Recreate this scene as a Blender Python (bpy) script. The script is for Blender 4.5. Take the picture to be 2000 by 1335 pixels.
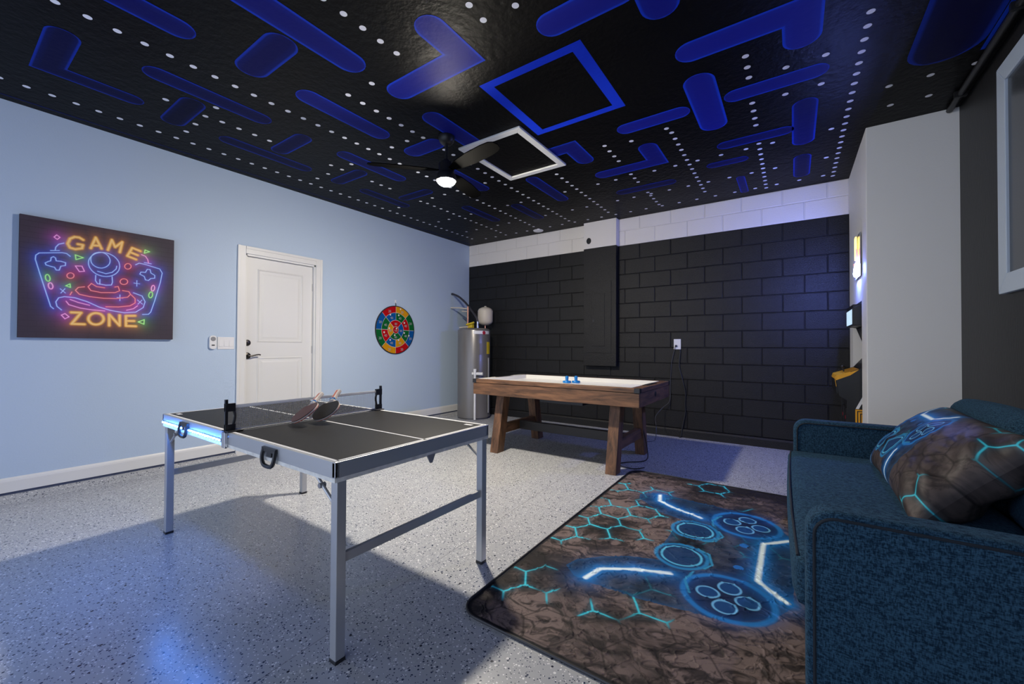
import bpy, bmesh, math, random
import numpy as np
from mathutils import Matrix, Vector
random.seed(7)
PI = math.pi
for o in list(bpy.data.objects): bpy.data.objects.remove(o)
scene = bpy.context.scene
COL = scene.collection

# ------------------------------------------------------------------ room dimensions (metres)
XL, XR, XA = -4.768, 1.025, 0.496      # left wall, right wall, alcove pier face
YB, YW, YF = 5.558, 4.358, -1.6        # back wall, partition wall, open front
H = 2.943                              # ceiling
FX, FY = -2.44, 2.54                   # ceiling fan

# ------------------------------------------------------------------ camera
cam = bpy.data.cameras.new('camera'); cam_o = bpy.data.objects.new('camera', cam); COL.objects.link(cam_o)
cam.sensor_width = 36; cam.sensor_fit = 'HORIZONTAL'; cam.lens = 796.69 * 36 / 2000; cam.clip_start = 0.02
yaw, pit, rol = 0.60301, 0.01267, 0.00454
fw = Vector((-math.sin(yaw)*math.cos(pit), math.cos(yaw)*math.cos(pit), math.sin(pit)))
r0 = Vector((math.cos(yaw), math.sin(yaw), 0)); u0 = r0.cross(fw)
rr = r0*math.cos(rol) + u0*math.sin(rol); uu = u0*math.cos(rol) - r0*math.sin(rol)
M = Matrix((rr, uu, -fw)).transposed().to_4x4(); M.translation = (0, 0, 1.1404)
cam_o.matrix_world = M
scene.camera = cam_o

# ------------------------------------------------------------------ world: blue-grey fill light, added through the front left open for it
w = bpy.data.worlds.new('world'); scene.world = w; w.use_nodes = True
bg = w.node_tree.nodes['Background']; bg.inputs[0].default_value = (0.27, 0.31, 0.41, 1); bg.inputs[1].default_value = 4.0
LAMP_STRENGTH = 1650.0
LAMP_COLOR = (1.0, 0.91, 0.77)
vs = scene.view_settings
vs.view_transform = 'Standard'; vs.look = 'None'; vs.gamma = 1; vs.exposure = 0.0; vs.use_curve_mapping = False

# ------------------------------------------------------------------ materials
def lin(r, g, b):
    f = lambda c: (c/255/12.92) if c/255 <= 0.04045 else ((c/255+0.055)/1.055)**2.4
    return (f(r), f(g), f(b))
def newmat(name):
    m = bpy.data.materials.new(name); m.use_nodes = True
    return m, m.node_tree.nodes, m.node_tree.links, m.node_tree.nodes['Principled BSDF']
def mat(name, col, rough=0.5, metal=0.0, bump=0.0, bscale=60, var=0.0, vscale=8, emit=None, estr=0.0, spec=0.5, stretch=None, coat=0.0):
    m, N, L, P = newmat(name)
    P.inputs['Base Color'].default_value = (*col, 1); P.inputs['Roughness'].default_value = rough
    P.inputs['Metallic'].default_value = metal; P.inputs['Specular IOR Level'].default_value = spec
    P.inputs['Coat Weight'].default_value = coat
    if emit:
        P.inputs['Emission Color'].default_value = (*emit, 1); P.inputs['Emission Strength'].default_value = estr
    tc = N.new('ShaderNodeTexCoord'); src = tc.outputs['Object']
    if stretch:
        mp = N.new('ShaderNodeMapping'); mp.inputs['Scale'].default_value = stretch; L.new(src, mp.inputs[0]); src = mp.outputs[0]
    nz = N.new('ShaderNodeTexNoise'); nz.inputs['Scale'].default_value = vscale; nz.inputs['Detail'].default_value = 5; L.new(src, nz.inputs['Vector'])
    if var:
        mx = N.new('ShaderNodeMix'); mx.data_type = 'RGBA'; L.new(nz.outputs['Fac'], mx.inputs[0])
        mx.inputs[6].default_value = (*[c*(1-var) for c in col], 1); mx.inputs[7].default_value = (*[min(1, c*(1+var)) for c in col], 1)
        L.new(mx.outputs[2], P.inputs['Base Color'])
    if bump:
        n2 = N.new('ShaderNodeTexNoise'); n2.inputs['Scale'].default_value = bscale; n2.inputs['Detail'].default_value = 4; L.new(src, n2.inputs['Vector'])
        b = N.new('ShaderNodeBump'); b.inputs['Strength'].default_value = bump; b.inputs['Distance'].default_value = 0.01
        L.new(n2.outputs['Fac'], b.inputs['Height']); L.new(b.outputs[0], P.inputs['Normal'])
    return m
def math_node(N, L, op, a, b=None, c=None):
    n = N.new('ShaderNodeMath'); n.operation = op
    for i, v in enumerate((a, b, c)):
        if v is None: continue
        if isinstance(v, (int, float)): n.inputs[i].default_value = v
        else: L.new(v, n.inputs[i])
    return n.outputs[0]
def mixc(N, L, fac, a, b):
    n = N.new('ShaderNodeMix'); n.data_type = 'RGBA'
    for i, v in ((0, fac), (6, a), (7, b)):
        if isinstance(v, (int, float)): n.inputs[i].default_value = v
        elif isinstance(v, tuple): n.inputs[i].default_value = (*v[:3], 1)
        else: L.new(v, n.inputs[i])
    return n.outputs[2]

def floor_material():
    m, N, L, P = newmat('speckled_epoxy')
    tc = N.new('ShaderNodeTexCoord'); co = tc.outputs['Object']
    base = (0.40, 0.41, 0.43); col = None
    nz = N.new('ShaderNodeTexNoise'); nz.inputs['Scale'].default_value = 1.3; L.new(co, nz.inputs['Vector'])
    col = mixc(N, L, nz.outputs['Fac'], tuple(c*0.9 for c in base), tuple(c*1.1 for c in base))
    for scale, dlo, dark, wlo, size in ((85, 0.86, (0.02, 0.035, 0.075), 0.09, 0.36), (150, 0.86, (0.06, 0.075, 0.11), 0.12, 0.40), (52, 0.95, (0.015, 0.02, 0.04), 0.03, 0.28)):
        v = N.new('ShaderNodeTexVoronoi'); v.inputs['Scale'].default_value = scale; L.new(co, v.inputs['Vector'])
        sp = N.new('ShaderNodeSeparateColor'); L.new(v.outputs['Color'], sp.inputs[0])
        near = math_node(N, L, 'LESS_THAN', v.outputs['Distance'], size)
        d = math_node(N, L, 'MULTIPLY', near, math_node(N, L, 'GREATER_THAN', sp.outputs[0], dlo))
        wt = math_node(N, L, 'MULTIPLY', near, math_node(N, L, 'LESS_THAN', sp.outputs[0], wlo))
        col = mixc(N, L, d, col, dark); col = mixc(N, L, wt, col, (0.78, 0.78, 0.78))
    sx = N.new('ShaderNodeSeparateXYZ'); L.new(co, sx.inputs[0])
    j = None                                             # saw-cut control joints in the slab
    for off in (1.463, 4.4):
        a = math_node(N, L, 'ABSOLUTE', math_node(N, L, 'ADD', math_node(N, L, 'MULTIPLY_ADD', sx.outputs[1], 0.065, sx.outputs[0]), off))
        k = math_node(N, L, 'LESS_THAN', a, 0.0022); j = k if j is None else math_node(N, L, 'MAXIMUM', j, k)
    for y in (2.535, 0.1):
        a = math_node(N, L, 'ABSOLUTE', math_node(N, L, 'SUBTRACT', sx.outputs[1], y)); j = math_node(N, L, 'MAXIMUM', j, math_node(N, L, 'LESS_THAN', a, 0.0022))
    col = mixc(N, L, math_node(N, L, 'MULTIPLY', j, 0.5), col, (0.12, 0.12, 0.13))
    L.new(col, P.inputs['Base Color']); P.inputs['Roughness'].default_value = 0.27; P.inputs['Specular IOR Level'].default_value = 0.5
    n2 = N.new('ShaderNodeTexNoise'); n2.inputs['Scale'].default_value = 70; L.new(co, n2.inputs['Vector'])
    h = math_node(N, L, 'MULTIPLY', n2.outputs['Fac'], 0.25)
    b = N.new('ShaderNodeBump'); b.inputs['Strength'].default_value = 0.25; b.inputs['Distance'].default_value = 0.004
    L.new(h, b.inputs['Height']); L.new(b.outputs[0], P.inputs['Normal'])
    return m
def vcol_material(name, rough, bump=0.0, bscale=200, sheen=0.0, spec=0.4):
    m, N, L, P = newmat(name)
    a = N.new('ShaderNodeVertexColor'); a.layer_name = 'print'; L.new(a.outputs[0], P.inputs['Base Color'])
    P.inputs['Roughness'].default_value = rough; P.inputs['Specular IOR Level'].default_value = spec
    if bump:
        tc = N.new('ShaderNodeTexCoord'); n2 = N.new('ShaderNodeTexNoise'); n2.inputs['Scale'].default_value = bscale; L.new(tc.outputs['Object'], n2.inputs['Vector'])
        b = N.new('ShaderNodeBump'); b.inputs['Strength'].default_value = bump; b.inputs['Distance'].default_value = 0.003
        L.new(n2.outputs['Fac'], b.inputs['Height']); L.new(b.outputs[0], P.inputs['Normal'])
    return m
def fabric_material(name, ca, cb):
    m, N, L, P = newmat(name)
    tc = N.new('ShaderNodeTexCoord'); cols = []
    for sc in ((75, 75, 330), (330, 330, 110)):
        mp = N.new('ShaderNodeMapping'); mp.inputs['Scale'].default_value = sc; L.new(tc.outputs['Object'], mp.inputs[0])
        n = N.new('ShaderNodeTexNoise'); n.inputs['Scale'].default_value = 1; n.inputs['Detail'].default_value = 1; L.new(mp.outputs[0], n.inputs['Vector']); cols.append(n.outputs['Fac'])
    f = math_node(N, L, 'MULTIPLY_ADD', math_node(N, L, 'SUBTRACT', math_node(N, L, 'ADD', cols[0], cols[1]), 1.0), 2.3, 0.5)
    f = math_node(N, L, 'MINIMUM', math_node(N, L, 'MAXIMUM', f, 0.0), 1.0)
    L.new(mixc(N, L, f, ca, cb), P.inputs['Base Color']); P.inputs['Roughness'].default_value = 0.9; P.inputs['Specular IOR Level'].default_value = 0.15
    P.inputs['Sheen Weight'].default_value = 0.08; P.inputs['Sheen Tint'].default_value = (0.3, 0.6, 1.0, 1); P.inputs['Sheen Roughness'].default_value = 0.5
    b = N.new('ShaderNodeBump'); b.inputs['Strength'].default_value = 0.35; b.inputs['Distance'].default_value = 0.002
    L.new(f, b.inputs['Height']); L.new(b.outputs[0], P.inputs['Normal'])
    return m
def wood_material(name, ca, cb, stretch):
    m, N, L, P = newmat(name)
    tc = N.new('ShaderNodeTexCoord'); mp = N.new('ShaderNodeMapping'); mp.inputs['Scale'].default_value = stretch; L.new(tc.outputs['Object'], mp.inputs[0])
    n = N.new('ShaderNodeTexNoise'); n.inputs['Scale'].default_value = 1; n.inputs['Detail'].default_value = 7; n.inputs['Roughness'].default_value = 0.65; n.inputs['Distortion'].default_value = 0.6; L.new(mp.outputs[0], n.inputs['Vector'])
    cr = N.new('ShaderNodeValToRGB'); cr.color_ramp.elements[0].position = 0.32; cr.color_ramp.elements[1].position = 0.68
    cr.color_ramp.elements[0].color = (*ca, 1); cr.color_ramp.elements[1].color = (*cb, 1)
    L.new(n.outputs['Fac'], cr.inputs[0]); L.new(cr.outputs[0], P.inputs['Base Color']); P.inputs['Roughness'].default_value = 0.55
    b = N.new('ShaderNodeBump'); b.inputs['Strength'].default_value = 0.2; b.inputs['Distance'].default_value = 0.003
    L.new(n.outputs['Fac'], b.inputs['Height']); L.new(b.outputs[0], P.inputs['Normal'])
    return m

MT = {}
MT['floor'] = floor_material()
MT['ceil'] = mat('ceiling_black_gloss', (0.003, 0.003, 0.0035), 0.44, bump=0.5, bscale=26, spec=0.08)
MT['wall_blue'] = mat('pale_blue_paint', (0.46, 0.57, 0.72), 0.6, bump=0.08, bscale=90)
MT['wall_white'] = mat('white_wall_paint', (0.80, 0.80, 0.78), 0.6, bump=0.08, bscale=90)
MT['block_white'] = mat('white_block_paint', (0.80, 0.76, 0.72), 0.7, bump=0.15, bscale=80)
MT['block_black'] = mat('black_block_paint', (0.0075, 0.0073, 0.0078), 0.5, bump=0.5, bscale=110, var=0.4, vscale=5, spec=0.35)
MT['mortar_white'] = mat('white_mortar', (0.68, 0.65, 0.62), 0.8)
MT['mortar_black'] = mat('black_mortar', (0.002, 0.002, 0.002), 0.8)
MT['wall_black'] = mat('brushed_black_paint', (0.009, 0.009, 0.0095), 0.5, bump=0.15, bscale=30, var=0.5, vscale=3, stretch=(4, 4, 0.5))
MT['trim_white'] = mat('white_trim', (0.72, 0.72, 0.71), 0.4)
MT['door_white'] = mat('white_door', (0.70, 0.70, 0.69), 0.4)
MT['stem'] = mat('dark_stem_wall', (0.05, 0.065, 0.12), 0.7)
MT['stem_floor'] = MT['floor']
MT['frame_pale'] = mat('pale_frame', (0.48, 0.56, 0.66), 0.45)
MT['pane'] = mat('dark_pane', (0.05, 0.056, 0.064), 0.22, spec=0.6)
MT['black_metal'] = mat('black_metal', (0.012, 0.012, 0.013), 0.4, spec=0.4)
MT['black_plastic'] = mat('black_plastic', (0.015, 0.015, 0.017), 0.35)
MT['fan_blade'] = mat('fan_blade_black', (0.002, 0.002, 0.002), 0.85, spec=0.02)
MT['dark_bronze'] = mat('dark_bronze', (0.05, 0.045, 0.042), 0.3, metal=0.8)
MT['alu'] = mat('aluminium', (0.50, 0.51, 0.52), 0.36, metal=0.55)
MT['chrome'] = mat('bright_steel', (0.7, 0.7, 0.72), 0.2, metal=1)
MT['table_black'] = mat('table_black', (0.013, 0.0125, 0.013), 0.48, bump=0.06, bscale=260, spec=0.12)
MT['line_white'] = mat('line_white', (0.75, 0.75, 0.76), 0.45)
MT['white_plastic'] = mat('white_plastic', (0.75, 0.75, 0.76), 0.35)
MT['grey_plastic'] = mat('grey_plastic', (0.25, 0.25, 0.26), 0.4)
MT['foil'] = mat('pale_edge_tape', (0.80, 0.76, 0.66), 0.5, var=0.4, vscale=40)
MT['steel_grey'] = mat('grey_tank_enamel', (0.20, 0.19, 0.185), 0.28, metal=0.35)
MT['cream'] = mat('cream_paint', (0.60, 0.54, 0.45), 0.45)
MT['copper'] = mat('copper', (0.6, 0.3, 0.2), 0.35, metal=0.9)
MT['yellow'] = mat('yellow_plastic', (0.65, 0.48, 0.02), 0.4)
MT['red'] = mat('dark_red', (0.35, 0.015, 0.03), 0.4)
MT['hose'] = mat('black_hose', (0.03, 0.03, 0.04), 0.45)
MT['fabric'] = fabric_material('teal_blue_weave', (0.004, 0.017, 0.035), (0.030, 0.080, 0.130))
MT['piping'] = mat('dark_piping', (0.008, 0.014, 0.022), 0.85)
MT['wood'] = wood_material('rustic_brown_wood', (0.038, 0.019, 0.011), (0.225, 0.108, 0.052), (3, 26, 26))
MT['wood_y'] = wood_material('rustic_brown_wood_y', (0.038, 0.019, 0.011), (0.225, 0.108, 0.052), (26, 3, 26))
MT['wood_z'] = wood_material('rustic_brown_wood_z', (0.038, 0.019, 0.011), (0.225, 0.108, 0.052), (22, 22, 3))
MT['playfield'] = mat('white_playfield', (0.74, 0.73, 0.70), 0.22)
MT['blue_plastic'] = mat('blue_mallet', (0.005, 0.17, 0.50), 0.3)
MT['dots'] = mat('ceiling_dot_paint', (0.85, 0.85, 0.92), 0.5)
MT['hand_wood'] = mat('pale_handle', (0.55, 0.50, 0.46), 0.5)
MT['rubber_red'] = mat('red_rubber', (0.45, 0.05, 0.015), 0.45)
MT['rubber_brown'] = mat('dark_red_rubber', (0.06, 0.012, 0.006), 0.4)
MT['rubber_black'] = mat('black_rubber', (0.012, 0.011, 0.011), 0.45)
MT['poster'] = vcol_material('canvas_print', 0.6, 0.15, 500)
MT['rug'] = vcol_material('fleece_print', 0.75, 0.35, 160, spec=0.25)
MT['pillow'] = vcol_material('satin_print', 0.55, 0.08, 60, spec=0.3)
MT['ceilpaint'] = vcol_material('ceiling_blue_paint', 0.48, 0.5, 26, spec=0.05)
MT['diffuser'] = mat('lit_diffuser', (1, 1, 1), 0.5, emit=LAMP_COLOR, estr=LAMP_STRENGTH)
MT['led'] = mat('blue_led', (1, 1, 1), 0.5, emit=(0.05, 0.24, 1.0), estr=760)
MT['led_tape'] = mat('led_tape', (0.10, 0.20, 0.45), 0.4)
MT['neon_yellow'] = mat('neon_yellow', (1, 1, 1), 0.5, emit=(1.0, 0.70, 0.10), estr=2.2)
MT['neon_red'] = mat('neon_red', (1, 1, 1), 0.5, emit=(1.0, 0.10, 0.09), estr=2.5)
MT['neon_blue'] = mat('neon_blue', (1, 1, 1), 0.5, emit=(0.16, 0.24, 1.0), estr=850)
MT['acrylic'] = mat('pale_acrylic', (0.35, 0.36, 0.38), 0.15)
MT['marquee'] = mat('lit_marquee', (0.8, 0.9, 1), 0.4, emit=(0.5, 0.75, 1.0), estr=0.8)
MT['arcade_yellow'] = mat('arcade_yellow', (0.75, 0.36, 0.01), 0.4)
MT['arcade_black'] = mat('arcade_black', (0.010, 0.010, 0.010), 0.4)
for n, c in (('d_red', (0.40, 0.004, 0.008)), ('d_gold', (0.56, 0.25, 0.006)), ('d_green', (0.004, 0.10, 0.022)), ('d_blue', (0.004, 0.075, 0.28))):
    MT[n] = mat('dart_' + n[2:] + '_felt', c, 0.9, spec=0.06)
MT['dart_edge'] = mat('dart_black_binding', (0.012, 0.012, 0.014), 0.7)
MT['dart_line'] = mat('dart_white_line', (0.55, 0.55, 0.53), 0.7)

def tape_material():
    m, N, L, P = newmat('net_tape'); P.inputs['Base Color'].default_value = (0.9, 0.9, 0.9, 1); P.inputs['Roughness'].default_value = 0.7
    t = N.new('ShaderNodeBsdfTranslucent'); t.inputs[0].default_value = (0.9, 0.9, 0.9, 1); mx = N.new('ShaderNodeMixShader'); mx.inputs[0].default_value = 0.5
    L.new(P.outputs[0], mx.inputs[1]); L.new(t.outputs[0], mx.inputs[2]); L.new(mx.outputs[0], N['Material Output'].inputs[0]); return m
MT['net_tape'] = tape_material()

# ------------------------------------------------------------------ object helpers
def tag(o, label=None, cat=None, group=None, kind=None):
    if label: o['label'] = label
    if cat: o['category'] = cat
    if group: o['group'] = group
    if kind: o['kind'] = kind
    return o
def empty(name, loc=(0, 0, 0), rz=0.0):
    o = bpy.data.objects.new(name, None); COL.objects.link(o); o.location = loc; o.rotation_euler = (0, 0, rz); o.empty_display_size = 0.1
    return o
def link(name, me, m, parent=None):
    o = bpy.data.objects.new(name, me); COL.objects.link(o)
    if m is not None and not me.materials: me.materials.append(MT[m] if isinstance(m, str) else m)
    if parent is not None: o.parent = parent
    return o
class MB:
    def __init__(s): s.v = []; s.f = []
    def add(s, vs, fs):
        n = len(s.v); s.v += [tuple(p) for p in vs]; s.f += [tuple(i+n for i in q) for q in fs]; return s
    def box(s, a, b, rot=None):
        (x0, y0, z0), (x1, y1, z1) = a, b
        vs = [(x0,y0,z0),(x1,y0,z0),(x1,y1,z0),(x0,y1,z0),(x0,y0,z1),(x1,y0,z1),(x1,y1,z1),(x0,y1,z1)]
        if rot is not None: vs = [tuple(rot @ Vector(p)) for p in vs]
        return s.add(vs, [(0,3,2,1),(4,5,6,7),(0,1,5,4),(1,2,6,5),(2,3,7,6),(3,0,4,7)])
    def hexa(s, bot, top):   # two quads (each counter-clockwise seen from above)
        return s.add(list(bot)+list(top), [(0,3,2,1),(4,5,6,7),(0,1,5,4),(1,2,6,5),(2,3,7,6),(3,0,4,7)])
    def tube(s, pts, r, n=8, cap=True):
        pts = [Vector(p) for p in pts]; m = len(pts)
        rs = r if isinstance(r, (list, tuple)) else [r]*m
        rings = []; prev = None
        for i, p in enumerate(pts):
            t = (pts[min(i+1, m-1)] - pts[max(i-1, 0)]).normalized()
            if prev is None:
                a = Vector((0, 0, 1)) if abs(t.z) < 0.9 else Vector((1, 0, 0)); u = t.cross(a).normalized()
            else:
                u = (prev - t*prev.dot(t)).normalized()
            prev = u; vv = t.cross(u)
            rings.append([tuple(p + (u*math.cos(2*PI*k/n) + vv*math.sin(2*PI*k/n))*rs[i]) for k in range(n)])
        vs = [q for rg in rings for q in rg]; fs = []
        for i in range(m-1):
            for k in range(n): fs.append((i*n+k, i*n+(k+1) % n, (i+1)*n+(k+1) % n, (i+1)*n+k))
        if cap: fs.append(tuple(reversed(range(n)))); fs.append(tuple((m-1)*n+k for k in range(n)))
        return s.add(vs, fs)
    def lathe(s, prof, c=(0, 0, 0), n=32, axis='z'):
        vs = []; fs = []; m = len(prof)
        for (r, z) in prof:
            for k in range(n):
                a = 2*PI*k/n; p = (r*math.cos(a), r*math.sin(a), z)
                if axis == 'x': p = (p[2], p[0], p[1])
                elif axis == 'y': p = (p[1], p[2], p[0])
                vs.append((p[0]+c[0], p[1]+c[1], p[2]+c[2]))
        for i in range(m-1):
            for k in range(n): fs.append((i*n+k, i*n+(k+1) % n, (i+1)*n+(k+1) % n, (i+1)*n+k))
        if prof[0][0] > 1e-6: fs.append(tuple(reversed(range(n))))
        if prof[-1][0] > 1e-6: fs.append(tuple((m-1)*n+k for k in range(n)))
        return s.add(vs, fs)
    def prism(s, poly, y0, y1, plane='xz'):
        n = len(poly)
        def P(a, b, d): return {'xz': (a, d, b), 'yz': (d, a, b), 'xy': (a, b, d)}[plane]
        vs = [P(a, b, y0) for a, b in poly] + [P(a, b, y1) for a, b in poly]
        fs = [tuple(range(n)), tuple(reversed(range(n, 2*n)))] + [(i, i+n, (i+1) % n+n, (i+1) % n) for i in range(n)]
        return s.add(vs, fs)
    def mesh(s, name):
        me = bpy.data.meshes.new(name); me.from_pydata(s.v, [], s.f); me.update()
        bm = bmesh.new(); bm.from_mesh(me); bmesh.ops.recalc_face_normals(bm, faces=bm.faces[:]); bm.to_mesh(me); bm.free()
        return me
    def build(s, name, m, parent=None, smooth=False, bevel=0.0, seg=2):
        me = s.mesh(name)
        if smooth:
            me.polygons.foreach_set('use_smooth', [True]*len(me.polygons))
            if smooth != 'all': me.set_sharp_from_angle(angle=0.7)
        o = link(name, me, m, parent)
        if bevel:
            md = o.modifiers.new('bevel', 'BEVEL'); md.width = bevel; md.segments = seg; md.limit_method = 'ANGLE'
        return o
def box(name, a, b, m, parent=None, bevel=0.0): return MB().box(a, b).build(name, m, parent, bevel=bevel)
def rrect(w, h, r, n=6):
    pts = []
    for cx, cy, a0 in ((w/2-r, h/2-r, 0), (-w/2+r, h/2-r, PI/2), (-w/2+r, -h/2+r, PI), (w/2-r, -h/2+r, 1.5*PI)):
        for k in range(n+1):
            a = a0 + PI/2*k/n; pts.append((cx+r*math.cos(a), cy+r*math.sin(a)))
    return pts
def soft_box(name, size, r, m, parent, loc, n=14, crown=(0, 0, 0), rot=(0, 0, 0), noise=0.0):
    bm = bmesh.new(); bmesh.ops.create_cube(bm, size=2.0); bmesh.ops.subdivide_edges(bm, edges=bm.edges[:], cuts=n, use_grid_fill=True)
    hx, hy, hz = [d/2 for d in size]
    for v in bm.verts:
        u = v.co.copy(); p = Vector((u.x*hx, u.y*hy, u.z*hz))
        q = Vector((max(-hx+r, min(hx-r, p.x)), max(-hy+r, min(hy-r, p.y)), max(-hz+r, min(hz-r, p.z))))
        d = p-q
        if d.length > 1e-9: p = q + d.normalized()*r
        p.x += math.copysign(crown[0], u.x)*(1-u.y**2)*(1-u.z**2)*abs(u.x)**3
        p.y += math.copysign(crown[1], u.y)*(1-u.x**2)*(1-u.z**2)*abs(u.y)**3
        p.z += math.copysign(crown[2], u.z)*(1-u.x**2)*(1-u.y**2)*abs(u.z)**3
        if noise: p += noise*Vector((math.sin(7*p.y+5*p.z), math.sin(8*p.x+4*p.z), math.sin(9*p.y+6*p.x)))
        v.co = p
    me = bpy.data.meshes.new(name); bm.to_mesh(me); bm.free()
    me.polygons.foreach_set('use_smooth', [True]*len(me.polygons))
    o = link(name, me, m, parent); o.location = loc; o.rotation_euler = rot
    return o
def grid_mesh(name, P, nu, nv, colors=None):
    """P: (nv,nu,3) array of points, colors (nv,nu,3)"""
    idx = np.arange(nu*nv).reshape(nv, nu)
    q = np.stack([idx[:-1, :-1], idx[:-1, 1:], idx[1:, 1:], idx[1:, :-1]], -1).reshape(-1, 4)
    me = bpy.data.meshes.new(name)
    me.vertices.add(nu*nv); me.vertices.foreach_set('co', P.reshape(-1).astype(np.float32))
    me.loops.add(q.size); me.loops.foreach_set('vertex_index', q.reshape(-1).astype(np.int32))
    me.polygons.add(len(q)); me.polygons.foreach_set('loop_start', (np.arange(len(q))*4).astype(np.int32))
    me.update(calc_edges=True); me.validate()
    me.polygons.foreach_set('use_smooth', np.ones(len(q), dtype=bool))
    if colors is not None: set_colors(me, colors.reshape(-1, 3))
    return me
def set_colors(me, c):
    a = me.color_attributes.new('print', 'FLOAT_COLOR', 'POINT')
    a.data.foreach_set('color', np.concatenate([c, np.ones((len(c), 1))], 1).reshape(-1).astype(np.float32))
def fbm(x, y, octaves=4, seed=1):
    out = np.zeros_like(x); amp = 0.5
    for o in range(octaves):
        rs = np.random.RandomState(seed*31+o); g = rs.rand(64, 64)
        xi = np.floor(x).astype(int); yi = np.floor(y).astype(int); fx = x-xi; fy = y-yi
        fx = fx*fx*(3-2*fx); fy = fy*fy*(3-2*fy)
        G = lambda i, j: g[i % 64, j % 64]
        out += amp*((G(xi, yi)*(1-fx)+G(xi+1, yi)*fx)*(1-fy)+(G(xi, yi+1)*(1-fx)+G(xi+1, yi+1)*fx)*fy)
        x = x*2.03+5.1; y = y*2.03+1.7; amp *= 0.5
    return out
def seg_dist(px, py, pts):
    d = np.full(px.shape, 1e9)
    for (ax, ay), (bx, by) in zip(pts[:-1], pts[1:]):
        dx, dy = bx-ax, by-ay; t = np.clip(((px-ax)*dx+(py-ay)*dy)/(dx*dx+dy*dy+1e-12), 0, 1)
        d = np.minimum(d, np.hypot(px-ax-t*dx, py-ay-t*dy))
    return d
def blend(c, col, a):
    a = np.clip(a, 0, 1)[..., None]; return c*(1-a) + np.array(col)*a
def text_mesh(txt, size, name='lettering'):
    cu = bpy.data.curves.new(name, 'FONT'); cu.body = txt; cu.size = size; cu.align_x = 'CENTER'; cu.align_y = 'CENTER'; cu.extrude = 0.0006
    o = bpy.data.objects.new(name, cu); COL.objects.link(o)
    dg = bpy.context.evaluated_depsgraph_get(); me = bpy.data.meshes.new_from_object(o.evaluated_get(dg))
    bpy.data.objects.remove(o); bpy.data.curves.remove(cu); me.materials.clear()
    return me
def smoothpath(pts, n=6):
    P = [Vector(p) for p in pts]; out = []
    for i in range(len(P)-1):
        p0, p1, p2, p3 = P[max(i-1, 0)], P[i], P[i+1], P[min(i+2, len(P)-1)]
        for k in range(n):
            t = k/n
            out.append(0.5*((2*p1)+(p2-p0)*t+(2*p0-5*p1+4*p2-p3)*t*t+(3*p1-p0-3*p2+p3)*t**3))
    out.append(P[-1]); return out
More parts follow.
